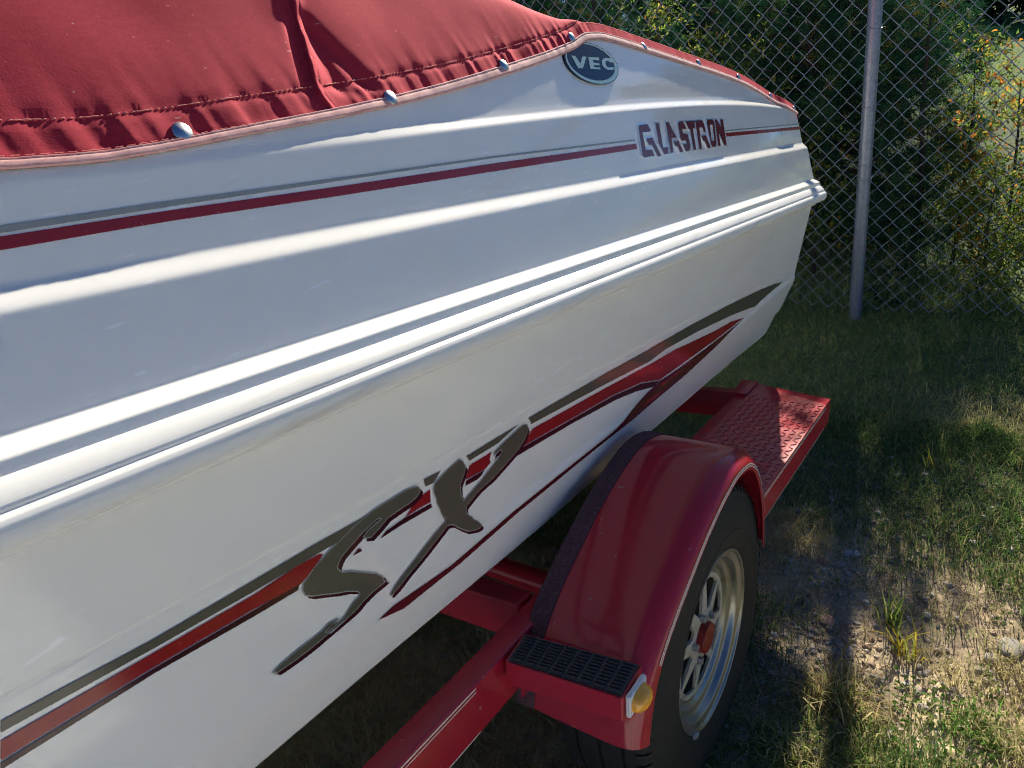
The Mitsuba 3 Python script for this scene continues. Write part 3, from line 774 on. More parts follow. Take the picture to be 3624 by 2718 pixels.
# --- fender: one pressed sheet, its arc given by the shoulder line
ARC = np.array([[.812, -.938], [.819, -.905], [.838, -.850], [.872, -.800], [.930, -.754], [1.009, -.708], [1.10, -.661], [1.195, -.628], [1.275, -.614], [1.345, -.621], [1.405, -.651], [1.453, -.705], [1.487, -.770], [1.508, -.840], [1.518, -.912]])
sl = np.concatenate([[0], np.cumsum(np.linalg.norm(np.diff(ARC, axis=0), axis=1))])
S_ = np.linspace(0, sl[-1], 110)
AX, AZ = PchipInterpolator(sl, ARC[:, 0])(S_), PchipInterpolator(sl, ARC[:, 1])(S_)
for _ in range(3):
    AX[1:-1] = (AX[:-2] + 2 * AX[1:-1] + AX[2:]) / 4; AZ[1:-1] = (AZ[:-2] + 2 * AZ[1:-1] + AZ[2:]) / 4
tx, tz = np.gradient(AX), np.gradient(AZ); ln = np.hypot(tx, tz); NX, NZ = -tz / ln, tx / ln


def arc_sweep(sec, a=0, b=None, flip=False):
    sec = np.array(sec, float)
    ii = np.arange(len(S_))[a:b]
    P = np.stack([np.stack([AX[i] + NX[i] * sec[:, 1], sec[:, 0], AZ[i] + NZ[i] * sec[:, 1]], -1) for i in ii])
    return grid(P, flip)


front = ss(.0, .12, S_ - S_[0])
SKIN = [(.600, -.0015), (.560, .0012), (.500, .0022), (.445, .0018), (.425, .0006), (.412, -.0025), (.402, -.0072), (.3935, -.0145), (.3885, -.0225), (.3862, -.0300), (.3858, -.0375), (.3866, -.0390), (.3885, -.0385), (.3892, -.0370), (.3892, -.0300), (.392, -.0215),
        (.397, -.0150), (.4055, -.0085), (.415, -.0050), (.430, -.0025), (.50, -.0012), (.600, -.0045)]
fender = sided('fender', arc_sweep(SKIN, flip=True), TP, 50, label='glossy red fender arched over the wheel')
for s in (0, 1):
    k = fender if not s else fender + '_001'
    g = arc_sweep([(.628, -.020), (.6285, -.004), (.626, .0012), (.622, .0024), (.592, .0030), (.588, .0016), (.588, -.004)], flip=True)
    add(k + '__grit_strip', flip_side(g) if s else g, 'fender_grit', smooth=50, trailer=True, label=None if s else 'rough dark strip along the inner edge of the fender')
    for o in (-.0262, -.0312):
        g = arc_sweep([(.3875 - .0009 - (o + .0262) * -.14, o + .0014), (.3868 - .0009 - (o + .0262) * -.14, o - .0012)], 16, 108, flip=True)
        add(k + '__pinstripe', flip_side(g) if s else g, 'pinstripe', trailer=True)

# --- step in front of the fender
q = np.array([(.757, .600), (.779, .398), (.862, .404), (.832, .612)])
top = sg.Polygon(q)
e = trimesh.creation.extrude_polygon(top.buffer(-.003).buffer(.003), .043); e.apply_translation([0, 0, -.8465])
step = sided('step', (e.vertices, e.faces), TP, 30, label='red steel step in front of the fender')
pad = []
e1 = trimesh.creation.extrude_polygon(top.buffer(-.004), .0022); e1.apply_translation([0, 0, -.8033]); pad.append(e1)


def on_quad(u, v, z):
    """u from inboard to outboard, v from front to back."""
    a = q[0] * (1 - u) + q[1] * u; b = q[3] * (1 - u) + q[2] * u
    return [*(a * (1 - v) + b * v), z]


for i in range(8):
    for j in range(9):
        u0, u1 = .03 + i * .118 + .009, .03 + (i + 1) * .118 - .009
        v0, v1 = .06 + j * .098 + .020, .06 + (j + 1) * .098 - .020
        lo = [on_quad(u, v, -.8012) for u, v in ((u0, v0), (u1, v0), (u1, v1), (u0, v1))]
        du, dv = .010, .012
        hi = [on_quad(u, v, -.7984) for u, v in ((u0 + du, v0 + dv), (u1 - du, v0 + dv), (u1 - du, v1 - dv), (u0 + du, v1 - dv))]
        pad.append((np.array(lo + hi), np.array([[4, 5, 6, 7], [0, 1, 5, 4], [1, 2, 6, 5], [2, 3, 7, 6], [3, 0, 4, 7]])))
pm = cat(pad)
for s in (0, 1):
    add((step if not s else step + '_001') + '__tread_pad', flip_side(pm) if s else pm, 'tread_rubber', trailer=True, label=None if s else 'black ribbed rubber tread pad')
g = m3.Manifold.hull_points([[.792, .598, -.846], [.792, .560, -.846], [.792, .598, -.905], [.797, .598, -.846], [.797, .560, -.846], [.797, .598, -.905]])
sided('gusset', g, TP, 20)

# --- amber marker lamp on the step's outer end
mk = sided('marker_lamp', box(.786, .846, .3885, .3975, -.843, -.803, .003), 'lamp_base', 40, far=False, label='marker lamp base on the outer end of the step')
lens = trimesh.creation.icosphere(3)
v = np.array(lens.vertices); v[:, 1] = np.minimum(v[:, 1], 0)
v = np.sign(v) * np.abs(v) ** np.array([.75, 1, .8]) * [.0255, .020, .0170] + [.815, .3885, -.823]
add(mk + '__lens', (v, lens.faces), 'amber', smooth=40, trailer=True, label='amber lens of the marker lamp')

# --- platform behind the fender: diamond plate, skirt, sloped end piece
ZP = -.798
pl = []
pl.append(box(1.495, 2.150, .400, .632, ZP - .004, ZP))
pl.append(box(1.495, 2.150, .4005, .4045, ZP - .076, ZP - .0005))
pl.append(box(1.495, 2.150, .4045, .414, ZP - .076, ZP - .072))
platform = sided('platform', m3.Manifold.batch_boolean(pl, m3.OpType.Add), TP, 20, label='red diamond plate platform behind the fender')
endp = m3.Manifold.hull_points([[2.1505, .400, ZP + .0005], [2.1505, .632, ZP + .0005], [2.224, .402, ZP - .006], [2.262, .634, ZP + .001], [2.1505, .400, ZP - .076], [2.1505, .632, ZP - .076], [2.218, .402, ZP - .076], [2.255, .634, ZP - .076]])
sided('platform_end', endp, TP, False)
capm = m3.Manifold.hull_points([[2.140, .634, ZP + .0045], [2.140, .678, ZP + .0045], [2.245, .634, ZP + .012], [2.245, .684, ZP + .012], [2.262, .634, ZP + .010], [2.262, .684, ZP + .010], [2.140, .634, ZP - .05], [2.140, .678, ZP - .05], [2.262, .634, ZP - .08], [2.262, .684, ZP - .08]])
sided('rail_cap', capm, TP, False)
lug = []
for i in range(30):
    for j in range(11):
        x, y = 1.503 + i * .0225, .411 + j * .0205
        if x > 2.140 or y > .624:
            continue
        a = (1 if (i + j) % 2 else -1) * math.radians(43)
        c, s = math.cos(a), math.sin(a)
        L, w, h = .0112, .0030, .0022
        ring0 = [(L * math.cos(t), w * math.sin(t), 0) for t in np.linspace(0, 2 * np.pi, 9)[:-1]]
        ring1 = [(L * .62 * math.cos(t), w * .5 * math.sin(t), h) for t in np.linspace(0, 2 * np.pi, 9)[:-1]]
        vv = np.array(ring0 + ring1); vv = np.stack([vv[:, 0] * c - vv[:, 1] * s + x, vv[:, 0] * s + vv[:, 1] * c + y, vv[:, 2] + ZP], 1)
        k = np.arange(8)
        ff = np.vstack([np.stack([k, (k + 1) % 8, (k + 1) % 8 + 8], 1), np.stack([k, (k + 1) % 8 + 8, k + 8], 1), np.stack([np.full(6, 8), k[1:7] + 8, k[2:8] + 8], 1)])
        lug.append((vv, ff))
lg = cat(lug)
for s in (0, 1):
    k = platform if not s else platform + '_001'
    add(k + '__tread_lugs', flip_side(lg) if s else lg, TP, smooth=25, trailer=True, kind='stuff')
    for z0, z1 in ((ZP - .0085, ZP - .0055), (ZP - .0135, ZP - .0115), (ZP - .0745, ZP - .0725)):
        x = np.linspace(1.52, 2.148, 8)
        g = grid(np.stack([np.stack([x, np.full(8, .3995), np.full(8, z0)], 1), np.stack([x, np.full(8, .3995), np.full(8, z1)], 1)], 1))
        add(k + '__pinstripe', flip_side(g) if s else g, 'pinstripe', trailer=True)

# --- wheel
AXC = (1.222, -1.005)
TYRE = [(.4140, .1860), (.4085, .1935), (.4030, .2030), (.3990, .2150), (.3968, .2300), (.3962, .2330), (.3950, .2340), (.3950, .2370), (.3962, .2380), (.3960, .2480), (.3968, .2620), (.3985, .2660), (.3980, .2680), (.4000, .2800), (.4040, .2960), (.4060, .2990), (.4058, .3020), (.4090, .3120), (.4130, .3200), (.4185, .3262), (.4260, .3300),
        (.4450, .3335), (.4520, .3338), (.4530, .3270), (.4590, .3270), (.4600, .3342), (.5000, .3348), (.5010, .3275), (.5070, .3275), (.5080, .3348), (.5480, .3340), (.5490, .3270), (.5550, .3270), (.5560, .3335), (.5800, .3300), (.5920, .3240), (.6020, .3050), (.6080, .2700), (.6060, .2300), (.5980, .2000), (.5900, .1850)]
RIM = [(.4120, .1875), (.4092, .1918), (.4075, .1932), (.4062, .1925), (.4062, .1905), (.4078, .1888), (.4110, .1874), (.4128, .1850), (.4138, .1800), (.4150, .1745), (.4168, .1715), (.4215, .1695), (.4270, .1678), (.4300, .1650), (.4312, .1600), (.4322, .1540), (.4345, .1500), (.4400, .1470), (.4420, .1430), (.4425, .1340), (.4600, .1330), (.5000, .1500), (.5900, .1820)]
DISC = [(.4690, .1530), (.4660, .1490), (.4640, .1430)]
for s in (0, 1):
    f = (lambda m: flip_side(m)) if s else (lambda m: m)
    w = add(trailer + '__wheel', f(lathe(TYRE, AXC, 96)), 'tyre_rubber', smooth=35, trailer=True, label='black rubber tyre under the red fender' if not s else None)
    rim = lathe(RIM, AXC, 96)
    add(w + '__rim', f(rim), 'rim_steel', smooth=45, trailer=True)
    holes = []
    for k in range(8):
        a = k * math.pi / 4 + .22
        pts = [(r * math.cos(a + t), r * math.sin(a + t)) for r, t in ((.060, -.10), (.122, -.325), (.1245, 0), (.122, .325), (.060, .10))]
        holes.append(sg.Polygon(pts).buffer(.003).buffer(-.002))
    d = sg.Point(0, 0).buffer(.1345, 64).difference(shapely.union_all(holes)).difference(sg.Point(0, 0).buffer(.036, 32))
    e = trimesh.creation.extrude_polygon(d, .006)
    vv = np.array(e.vertices); rr = np.hypot(vv[:, 0], vv[:, 1])
    dv = np.stack([AXC[0] + vv[:, 0], .4380 + vv[:, 2] - .004 * ss(.12, .06, rr), AXC[1] + vv[:, 1]], 1)
    add(w + '__disc', f((dv, e.faces[:, ::-1])), 'disc_cream', smooth=30, trailer=True, label='cream painted spoked wheel disc' if not s else None)
    add(w + '__brake_drum', f(lathe([(.600, .128), (.512, .128), (.506, .122), (.506, 0.0)], AXC, 48)), 'tyre_rubber', smooth=40, trailer=True)
    add(w + '__hub_cap', f(lathe([(.452, .0335), (.4215, .0335), (.4190, .0320), (.4180, .029), (.4172, .018), (.4170, 0.0)], AXC, 40)), 'hub_red', smooth=40, trailer=True, label='red hub cap' if not s else None)
    for k in range(5):
        a = k * 2 * math.pi / 5 + .5
        n = tube([(AXC[0] + .051 * math.cos(a), .438, AXC[1] + .051 * math.sin(a)), (AXC[0] + .051 * math.cos(a), .424, AXC[1] + .051 * math.sin(a))], [.0085, .0080], 6)
        add(w + '__lug_nut', f(n), 'lead', smooth=False, trailer=True)
    if not s:
        for a in (-2.18, -2.10):
            c = (AXC[0] + .1945 * math.cos(a), .4068, AXC[1] + .1945 * math.sin(a))
            add(w + '__balance_weight', box(c[0] - .007, c[0] + .007, c[1] - .004, c[1] + .004, c[2] - .006, c[2] + .006, .003), 'lead', smooth=40, trailer=True)
        # tread blocks' shoulder notches
        nt = []
        for k in range(72):
            a = k * 2 * math.pi / 72
            c, s2 = math.cos(a), math.sin(a)
            B0 = []
            for lat, r in ((.4085, .3135), (.4140, .3225), (.4215, .3290), (.4310, .3330)):
                for o in (-.0055, .0055):
                    B0.append((AXC[0] + r * c * 1.006 - o * s2, lat - .0012, AXC[1] + r * s2 * 1.006 + o * c))
            B0 = np.array(B0).reshape(4, 2, 3)
            nt.append(grid(B0))
        add(w + '__shoulder_blocks', cat(nt), 'tyre_rubber', trailer=True, kind='stuff')

# ================================================================ ground
def gz(x, y):
    """Height of the ground: gently uneven, rising behind the fence to a bank."""
    x, y = np.broadcast_arrays(np.asarray(x, float), np.asarray(y, float))
    p = np.stack([x, y, x * 0], -1)
    z = (nfbm(p * 1.3 + 5, 3, 2) - .5) * .05 + (nfbm(p * 6, 3, 9) - .5) * .018
    z = z * ss(40, 8, np.hypot(x, y)) + .35 * ss(6, 16, x) + .9 * ss(16, 60, x)
    return z - .012


def axis_points(lo, a, b, hi, d):
    near = np.arange(a, b + d / 2, d)
    k = np.geomspace(d, hi - b, 40); m = np.geomspace(d, a - lo, 40)
    return np.concatenate([(a - m)[::-1], near, b + k])


gx, gy = axis_points(-300, -1, 5.5, 300, .06), axis_points(-300, -3, 4, 300, .06)
GXX, GYY = np.meshgrid(gx, gy, indexing='ij')
add('ground', grid(np.stack([GXX, GYY, gz(GXX, GYY)], -1), flip=True), 'soil', smooth=True, kind='structure', label='dry sparse grass and gravel yard beside the fence', category='ground')

# ================================================================ chain-link fence
FX = 4.02
fence = thing('chain_link_fence', 'grey chain link fence with a steel post, running behind the stern of the boat', 'fence')
DW, DH = .082, .086
rng = np.random.default_rng(5)
for i in range(150):
    y0 = -1.9 + i * DW / 2
    nseg = 43
    k = np.arange(nseg)
    y = y0 + ((k + i) % 2) * (DW / 2 + .004) - .002
    x = FX + np.where((k + i) % 2 == 0, .0022, -.0022)
    sag = .006 * nnoise(np.stack([y * 2.0, k * .12, y * 0 + 3], -1))
    z = .035 + k * DH / 2
    add(fence + '__wire', tube(np.stack([x + sag, y, z + gz(FX, y)], 1), .0031, 4, cap=False), 'fence_wire', smooth=True)
for y, kind in ((-2.25, 0), (.655, 1), (3.6, 0)):
    z0 = float(gz(3.96, y))
    add(fence + '__post', tube([(3.965, y, z0 - .05), (3.965, y, 1.90)], .031, 28), 'galvanised', smooth=40)
ry = np.linspace(-1.9, 4.3, 30)
add(fence + '__top_rail', tube(np.stack([ry * 0 + FX - .02, ry, ry * 0 + 1.885], 1), .021, 14), 'galvanised', smooth=40)
for h in (.30, .72, .79, 1.06, 1.40):
    t = np.linspace(-2.3, 2.3, 14)
    loop = np.stack([3.965 - .034 * np.cos(t), .655 + .034 * np.sin(t), h + .004 * np.sin(t * 1.5)], 1)
    loop = np.vstack([[FX + .01, loop[0, 1] - .012, h], loop, [FX + .012, loop[-1, 1] + .012, h]])
    if h in (.30, .72):
        loop = np.vstack([loop, [FX - .012, .655 - .065 if h == .30 else .655 - .07, h + .016]])
    add(fence + '__wire_tie', tube(loop, .0017, 5), 'fence_wire', smooth=True)

# ================================================================ vegetation
def colors(n, palette, weights, rng, jitter=.25):
    pal = np.array(palette)
    c = pal[rng.choice(len(pal), n, p=np.array(weights) / np.sum(weights))]
    return np.clip(c * (1 + (rng.random((n, 1)) - .5) * 2 * jitter), 0.002, .9)


def leaf_mesh(pos, dirs, nrm, length, width, col, fold=.25):
    """Pointed folded leaves: 6 vertices, 4 triangles each."""
    n = len(pos)
    d = dirs / (np.linalg.norm(dirs, axis=1, keepdims=True) + 1e-9)
    s = np.cross(d, nrm); s /= np.linalg.norm(s, axis=1, keepdims=True) + 1e-9
    u = np.cross(s, d)
    L, w = length[:, None], width[:, None]
    v = np.stack([pos, pos + d * L * .40 + s * w * .5 + u * w * fold, pos + d * L * .45 - u * L * .02, pos + d * L * .40 - s * w * .5 + u * w * fold, pos + d * L - u * L * .10], 1)
    f = np.array([[0, 1, 2], [0, 2, 3], [1, 4, 2], [2, 4, 3]])
    F = (np.arange(n)[:, None, None] * 5 + f[None]).reshape(-1, 3)
    return v.reshape(-1, 3), F, np.repeat(col, 5, axis=0)


def unit(rng, n):
    v = rng.normal(size=(n, 3)); return v / np.linalg.norm(v, axis=1, keepdims=True)


def branchy(base, h, n, spread, rng, r0, up=.35, start=.12, lean=(0, 0), fine=.05):
    """Trunk with limbs: (list of tubes, array of twig points, array of twig directions)."""
    tubes, P, Dd = [], [], []
    k = np.linspace(0, 1, 9)
    trunk = np.stack([base[0] + lean[0] * k * h + .05 * h * (nnoise(np.stack([k * 3, k * 0 + base[1] * 7, k * 0], -1)) - .5), base[1] + lean[1] * k * h + .05 * h * (nnoise(np.stack([k * 3, k * 0 + base[0] * 9, k * 0 + 4], -1)) - .5), base[2] - .08 + k * (h + .08)], 1)
    tubes.append(tube(trunk, r0 * (1 - .85 * k), 8))
    for i in range(n):
        t = start + (1 - start) * (i + rng.random()) / n
        o = np.array([np.interp(t, k, trunk[:, c]) for c in range(3)])
        a = i * 2.4 + rng.random() * .8
        L = spread(t) * (.75 + .5 * rng.random())
        d = np.array([math.cos(a), math.sin(a), up + .35 * (rng.random() - .5)]); d /= np.linalg.norm(d)
        m = np.linspace(0, 1, 6)[:, None]
        pts = o + d * L * m + np.array([0, 0, 1.0]) * L * .16 * m ** 2 + (rng.random(3) - .5) * .10 * L * m
        tubes.append(tube(pts, r0 * .33 * (1 - t * .6) * (1 - .8 * m[:, 0]), 5))
        for q in range(max(3, int(L / fine))):
            s = .25 + .75 * rng.random() ** .8
            c = np.array([np.interp(s, m[:, 0], pts[:, j]) for j in range(3)])
            e = d * .6 + unit(rng, 1)[0] * .9 + np.array([0, 0, .12]); e /= np.linalg.norm(e)
            tl = (.06 + .16 * rng.random()) * min(1, .5 + L)
            if q % 2 == 0:
                tubes.append(tube(np.stack([c, c + e * tl]), [r0 * .06 + .0012, .001], 3, cap=False))
            for w in range(2 if L > .3 else 1):
                P.append(c + e * tl * rng.random()); Dd.append(e)
    return tubes, np.array(P), np.array(Dd)


def pine(label, x, y, h, seed, spread=.8, n=44, nl=(.06, .10), per=20, tufts=1.0, r0=.045, lean=(0, 0), start=.12, wid=.0032, warm=.10, top=.12, group=None):
    rng = np.random.default_rng(seed)
    base = (x, y, float(gz(x, y)))
    tubes, P, Dd = branchy(base, h, n, lambda t: spread * (top + (1 - top) * (1 - t) ** .75), rng, r0, .28, start, lean, .034)
    t = thing('pine_tree', label, 'tree', group)
    add(t + '__trunk', cat(tubes), 'bark', smooth=50)
    if tufts < 1:
        keep = rng.random(len(P)) < tufts; P, Dd = P[keep], Dd[keep]
    m = len(P) * per
    pos = np.repeat(P, per, 0) + rng.normal(size=(m, 3)) * .008
    ax = np.repeat(Dd, per, 0)
    d = ax * .55 + unit(rng, m) * .85; d /= np.linalg.norm(d, axis=1, keepdims=True)
    L = nl[0] + (nl[1] - nl[0]) * rng.random(m)
    s = np.cross(d, unit(rng, m)); s /= np.linalg.norm(s, axis=1, keepdims=True) + 1e-9
    v = np.stack([pos - s * wid / 2, pos + s * wid / 2, pos + d * L[:, None] + np.array([0, 0, -1.0]) * (L[:, None] ** 2) * 1.2], 1).reshape(-1, 3)
    f = np.arange(m * 3).reshape(-1, 3)
    tone = np.repeat(colors(len(P), [(.022, .085, .046), (.034, .115, .056), (.070, .165, .058), (.22, .17, .05)], [.42, .36, .22 - warm / 2, warm * .7], rng, .3), per, 0)
    add(t + '__crown', (v, f), 'needle', color=np.repeat(tone, 3, 0))
    return t


def shrub(label, x, y, h, spread, seed, palette, weights, leaves=2600, size=(.022, .042), n=22, r0=.014, kind='shrub', group=None, start=.08):
    rng = np.random.default_rng(seed)
    base = (x, y, float(gz(x, y)))
    tubes, P, Dd = branchy(base, h, n, lambda t: spread * (.45 + .55 * math.sin(math.pi * min(1, .18 + t * .8))), rng, r0, .7, start)
    t = thing(kind, label, 'shrub' if kind != 'leafy_tree' else 'tree', group)
    add(t + '__stems', cat(tubes), 'bark', smooth=50)
    i = rng.integers(0, len(P), leaves)
    pos = P[i] + rng.normal(size=(leaves, 3)) * .035
    pos[:, 2] = np.maximum(pos[:, 2], base[2] + .02)
    d = Dd[i] * .5 + unit(rng, leaves) * .8 + np.array([0, 0, -.15])
    nr = unit(rng, leaves) * .7 + np.array([0, 0, .9])
    L = size[0] + (size[1] - size[0]) * rng.random(leaves)
    v, f, c = leaf_mesh(pos, d, nr, L, L * (.45 + .15 * rng.random(leaves)), colors(leaves, palette, weights, rng))
    add(t + '__crown', (v, f), 'leaf', color=c)
    return t


GREEN = [(.08, .16, .035), (.13, .22, .045), (.20, .27, .05), (.36, .32, .06), (.52, .21, .04)]
pine('dark pine with a bare lower trunk, just left of the fence post', 5.25, 1.24, 2.24, 1, spread=.80, n=84, r0=.050, start=.30, top=.26)
pine('dark bushy pine right behind the fence post', 5.05, .84, 1.78, 2, spread=.62, n=80, top=.30, r0=.034, start=.06)
pine('dark pine behind the fence, half hidden by the boat stern', 5.55, 1.95, 2.1, 3, spread=.85, n=48, r0=.045, start=.10, tufts=.8, warm=.14)
pine('long needled pine glowing yellow green above the red cover', 5.25, 2.75, 2.1, 4, spread=.95, n=46, r0=.042, start=.12, tufts=.75, warm=.2)
pine('slim young pine to the right of the fence post', 4.85, .52, 1.55, 5, spread=.42, n=40, r0=.024, start=.06)
pine('dense dark pine closing the gap behind the bare trunk', 6.60, 1.75, 2.3, 6, spread=1.1, n=56, r0=.05, start=.08, wid=.0045)
pine('dense dark pine standing behind the bushy one', 6.35, 1.05, 2.2, 7, spread=.95, n=56, r0=.05, start=.06, wid=.0045)
pine('broad pine behind the fence at the left edge of the trees', 6.7, 3.7, 2.4, 8, spread=1.2, n=50, r0=.05, start=.08, wid=.0045, warm=.2)
k = 0
for x, y, h in ((9.4, 1.9, 2.6), (8.8, 2.9, 2.6), (9.6, 4.1, 3.0), (9.2, 5.4, 3.0), (10.5, 7.2, 3.2), (8.3, 4.7, 2.6)):
    pine('tall dark pine in the back row of the trees', x, y, h, 20 + k, spread=1.45, n=60, per=12, nl=(.10, .17), wid=.010, r0=.07, start=.05, top=.2, group='back row of pines')
    k += 1
shrub('yellow green shrub with sunlit leaves left of the bare pine trunk', 4.75, 1.52, 1.35, .34, 40, GREEN, [.2, .3, .3, .3, .06], 2600, (.02, .038))
shrub('small yellowing shrub low beside the fence post, on its left', 4.55, 1.0, .80, .26, 41, GREEN, [.2, .25, .25, .3, .05], 1300, (.02, .036))
shrub('tall shrub with glowing leaves above the boat stern', 4.95, 2.2, 1.75, .42, 42, GREEN, [.25, .35, .3, .2, .03], 3000, (.02, .038))
shrub('sunlit shrub with orange tipped leaves at the right edge of the picture', 4.75, .06, 1.08, .36, 43, GREEN, [.15, .25, .35, .28, .40], 2600, (.022, .042))
shrub('pale green weedy shrub in front of the orange leaved one', 4.45, .12, .62, .30, 44, GREEN, [.2, .3, .45, .2, .05], 2400, (.018, .034))
shrub('low bright leafy bush at the foot of the fence, far right', 4.30, -.12, .42, .30, 45, GREEN, [.2, .35, .5, .12, .02], 2600, (.016, .030))
shrub('twiggy shrub rising between the slim pine and the lawn', 5.0, .28, 1.25, .30, 46, GREEN, [.3, .35, .3, .2, .08], 1900, (.018, .034))
shrub('green shrub outside the right edge beside the fence', 4.7, -.65, 1.1, .45, 47, GREEN, [.25, .35, .35, .15, .1], 2600, (.022, .040))
shrub('dark leafy sapling growing through the fence right of the post', 4.12, .48, .30, .12, 48, [(.04, .085, .04), (.06, .11, .04)], [1, 1], 90, (.03, .055), n=8, r0=.006)
for i, (x, y, h) in enumerate(((34, -3, 6), (37, 1.5, 6.5), (33, 6, 6.5), (36, 11, 6), (35, -9, 7), (40, 17, 7))):
    shrub('distant dark tree beyond the lawn', x, y, h, 3.2, 60 + i, [(.022, .045, .014), (.035, .06, .018), (.05, .07, .02)], [1, 1, .6], 4200, (.5, .9), n=30, r0=.2, start=.01, kind='leafy_tree', group='distant trees beyond the lawn')


for i, (x, y, h) in enumerate(((27, -1.5, 1.9), (29, 1.2, 2.2), (28, 3.8, 2.0), (30, 6.8, 2.4), (28, -4.6, 2.1), (31, 10.5, 2.6))):
    shrub('dark hedge bush at the far edge of the lawn', x, y, h, 1.9, 160 + i, [(.03, .06, .02), (.05, .09, .025), (.09, .11, .03)], [1, 1, .6], 3000, (.22, .40), n=40, r0=.05, start=.01, group='hedge at the far edge of the lawn')


# ---------------------------------------------------------------- ground cover
def blade_mesh(x, y, L, w, lean, bend, col, rng):
    """Bent grass blades: 5 vertices, 3 triangles each."""
    n = len(x)
    a = rng.random(n) * 2 * np.pi
    d = np.stack([np.cos(a), np.sin(a), np.zeros(n)], 1); b = rng.random(n) * 2 * np.pi
    s = np.stack([np.cos(b), np.sin(b), np.zeros(n)], 1) * (w / 2)[:, None]
    o = np.stack([x, y, gz(x, y) - .004], 1); up = np.array([0, 0, 1.0])
    th1, th2 = lean, np.minimum(lean + bend, 1.62)
    m = o + (d * np.sin(th1)[:, None] + up * np.cos(th1)[:, None]) * (L * .55)[:, None]
    t = m + (d * np.sin(th2)[:, None] + up * np.cos(th2)[:, None]) * (L * .45)[:, None]
    t[:, 2] = np.maximum(t[:, 2], o[:, 2] + .006)
    v = np.stack([o - s, o + s, m + s * .8, m - s * .8, t], 1).reshape(-1, 3)
    f = np.array([[0, 1, 2], [0, 2, 3], [3, 2, 4]])
    return v, (np.arange(n)[:, None, None] * 5 + f[None]).reshape(-1, 3), np.repeat(col, 5, 0)


def scatter(n, rng, x0=.45, x1=4.6, y0=-1.9, y1=3.0):
    """Points, denser towards the eye."""
    u = rng.random(n)
    x = x0 + (x1 - x0) * u ** 1.25
    y = y0 + (y1 - y0) * rng.random(n)
    keep = (y < 2.0) | (x > 2.2)
    return x[keep], y[keep]


def patch(x, y, f, seed):
    return nfbm(np.stack([x * f, y * f, x * 0 + seed], -1), 3)


rng = np.random.default_rng(11)
def sward(n, x0, x1, y0, y1, lo, var):
    """One batch of grass blades between the given limits."""
    x, y = scatter(n, rng, x0, x1, y0, y1)
    den = ss(1.4, 2.5, x + (patch(x, y, 1.6, 3) - .5) * 1.6) * .95 + ss(.42, .58, patch(x, y, 4.5, 6)) * .75 + .55 * ss(1.55, 1.2, x)
    bare = np.exp(-(((x - 1.60) / .34) ** 2 + ((y - .27) / .15) ** 2)) + np.exp(-(((x - 1.42) / .16) ** 2 + ((y + .03) / .12) ** 2))    # gravelly spots beside the wheel
    keep = rng.random(len(x)) < den * np.clip(1 - .8 * bare, 0, 1); x, y = x[keep], y[keep]
    m = len(x)
    L = (lo + var * rng.random(m) ** 1.6) * (.75 + .5 * patch(x, y, 3.0, 2)) * (1 + .9 * ss(1.75, 1.25, x) * ss(.40, .60, patch(x, y, 7, 21)))
    c = colors(m, [(.080, .160, .052), (.125, .215, .062), (.20, .265, .075), (.42, .37, .17)], [.32, .32, .2, .16], rng)
    dry = ss(.48, .62, patch(x, y, 2.7, 77))[:, None] * (.80 * np.maximum(ss(2.6, 1.9, x), .8 * ss(.35, -.05, y) * ss(3.8, 3.0, x)) + .12)[:, None]
    c = c * (1 - dry) + dry * np.array([.52, .46, .23]) * (.7 + .6 * rng.random((m, 1)))
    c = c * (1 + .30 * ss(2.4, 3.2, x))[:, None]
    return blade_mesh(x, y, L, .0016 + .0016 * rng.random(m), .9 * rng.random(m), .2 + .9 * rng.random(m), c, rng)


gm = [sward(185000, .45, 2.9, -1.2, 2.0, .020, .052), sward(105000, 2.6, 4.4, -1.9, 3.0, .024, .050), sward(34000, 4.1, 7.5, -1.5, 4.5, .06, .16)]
gv, gf = cat([m[:2] for m in gm])
add('grass', (gv, gf), 'blade', color=np.concatenate([m[2] for m in gm]), kind='stuff', label='short green and yellowing grass', category='grass')
x, y = scatter(110000, rng, x1=3.4)
keep = rng.random(len(x)) < .22 + .7 * ss(.46, .6, patch(x, y, 3.2, 8)) * ss(3.4, 1.6, x); x, y = x[keep], y[keep]
n = len(x)
add('dry_grass', *(lambda m: (m[:2], 'blade'))(bm := blade_mesh(x, y, .03 + .075 * rng.random(n) ** 1.7, .0013 + .0016 * rng.random(n), 1.05 + .5 * rng.random(n), .3 * rng.random(n), colors(n, [(.56, .46, .28), (.68, .58, .37), (.42, .30, .18), (.24, .15, .09)], [.35, .25, .25, .15], rng), rng)),
    color=bm[2], kind='stuff', label='dry straw and dead grass lying on the ground', category='dry grass')
x, y = scatter(60000, rng, x1=4.4)
keep = rng.random(len(x)) < ss(.53, .60, patch(x, y, 5.5, 14)) * ss(.42, .55, patch(x, y, 1.4, 15)); x, y = x[keep], y[keep]
n = len(x)
pos = np.stack([x, y, gz(x, y) + .004 + .028 * rng.random(n) ** 1.5], 1)
v, f, c = leaf_mesh(pos, unit(rng, n) * [1, 1, .3], unit(rng, n) * .5 + [0, 0, 1.0], .007 + .011 * rng.random(n), .006 + .007 * rng.random(n), colors(n, [(.09, .20, .04), (.14, .26, .06), (.20, .28, .07)], [.4, .4, .2], rng), .15)
add('clover', (v, f), 'leaf', color=c, kind='stuff', label='low clover and small broad leaved weeds', category='weeds')


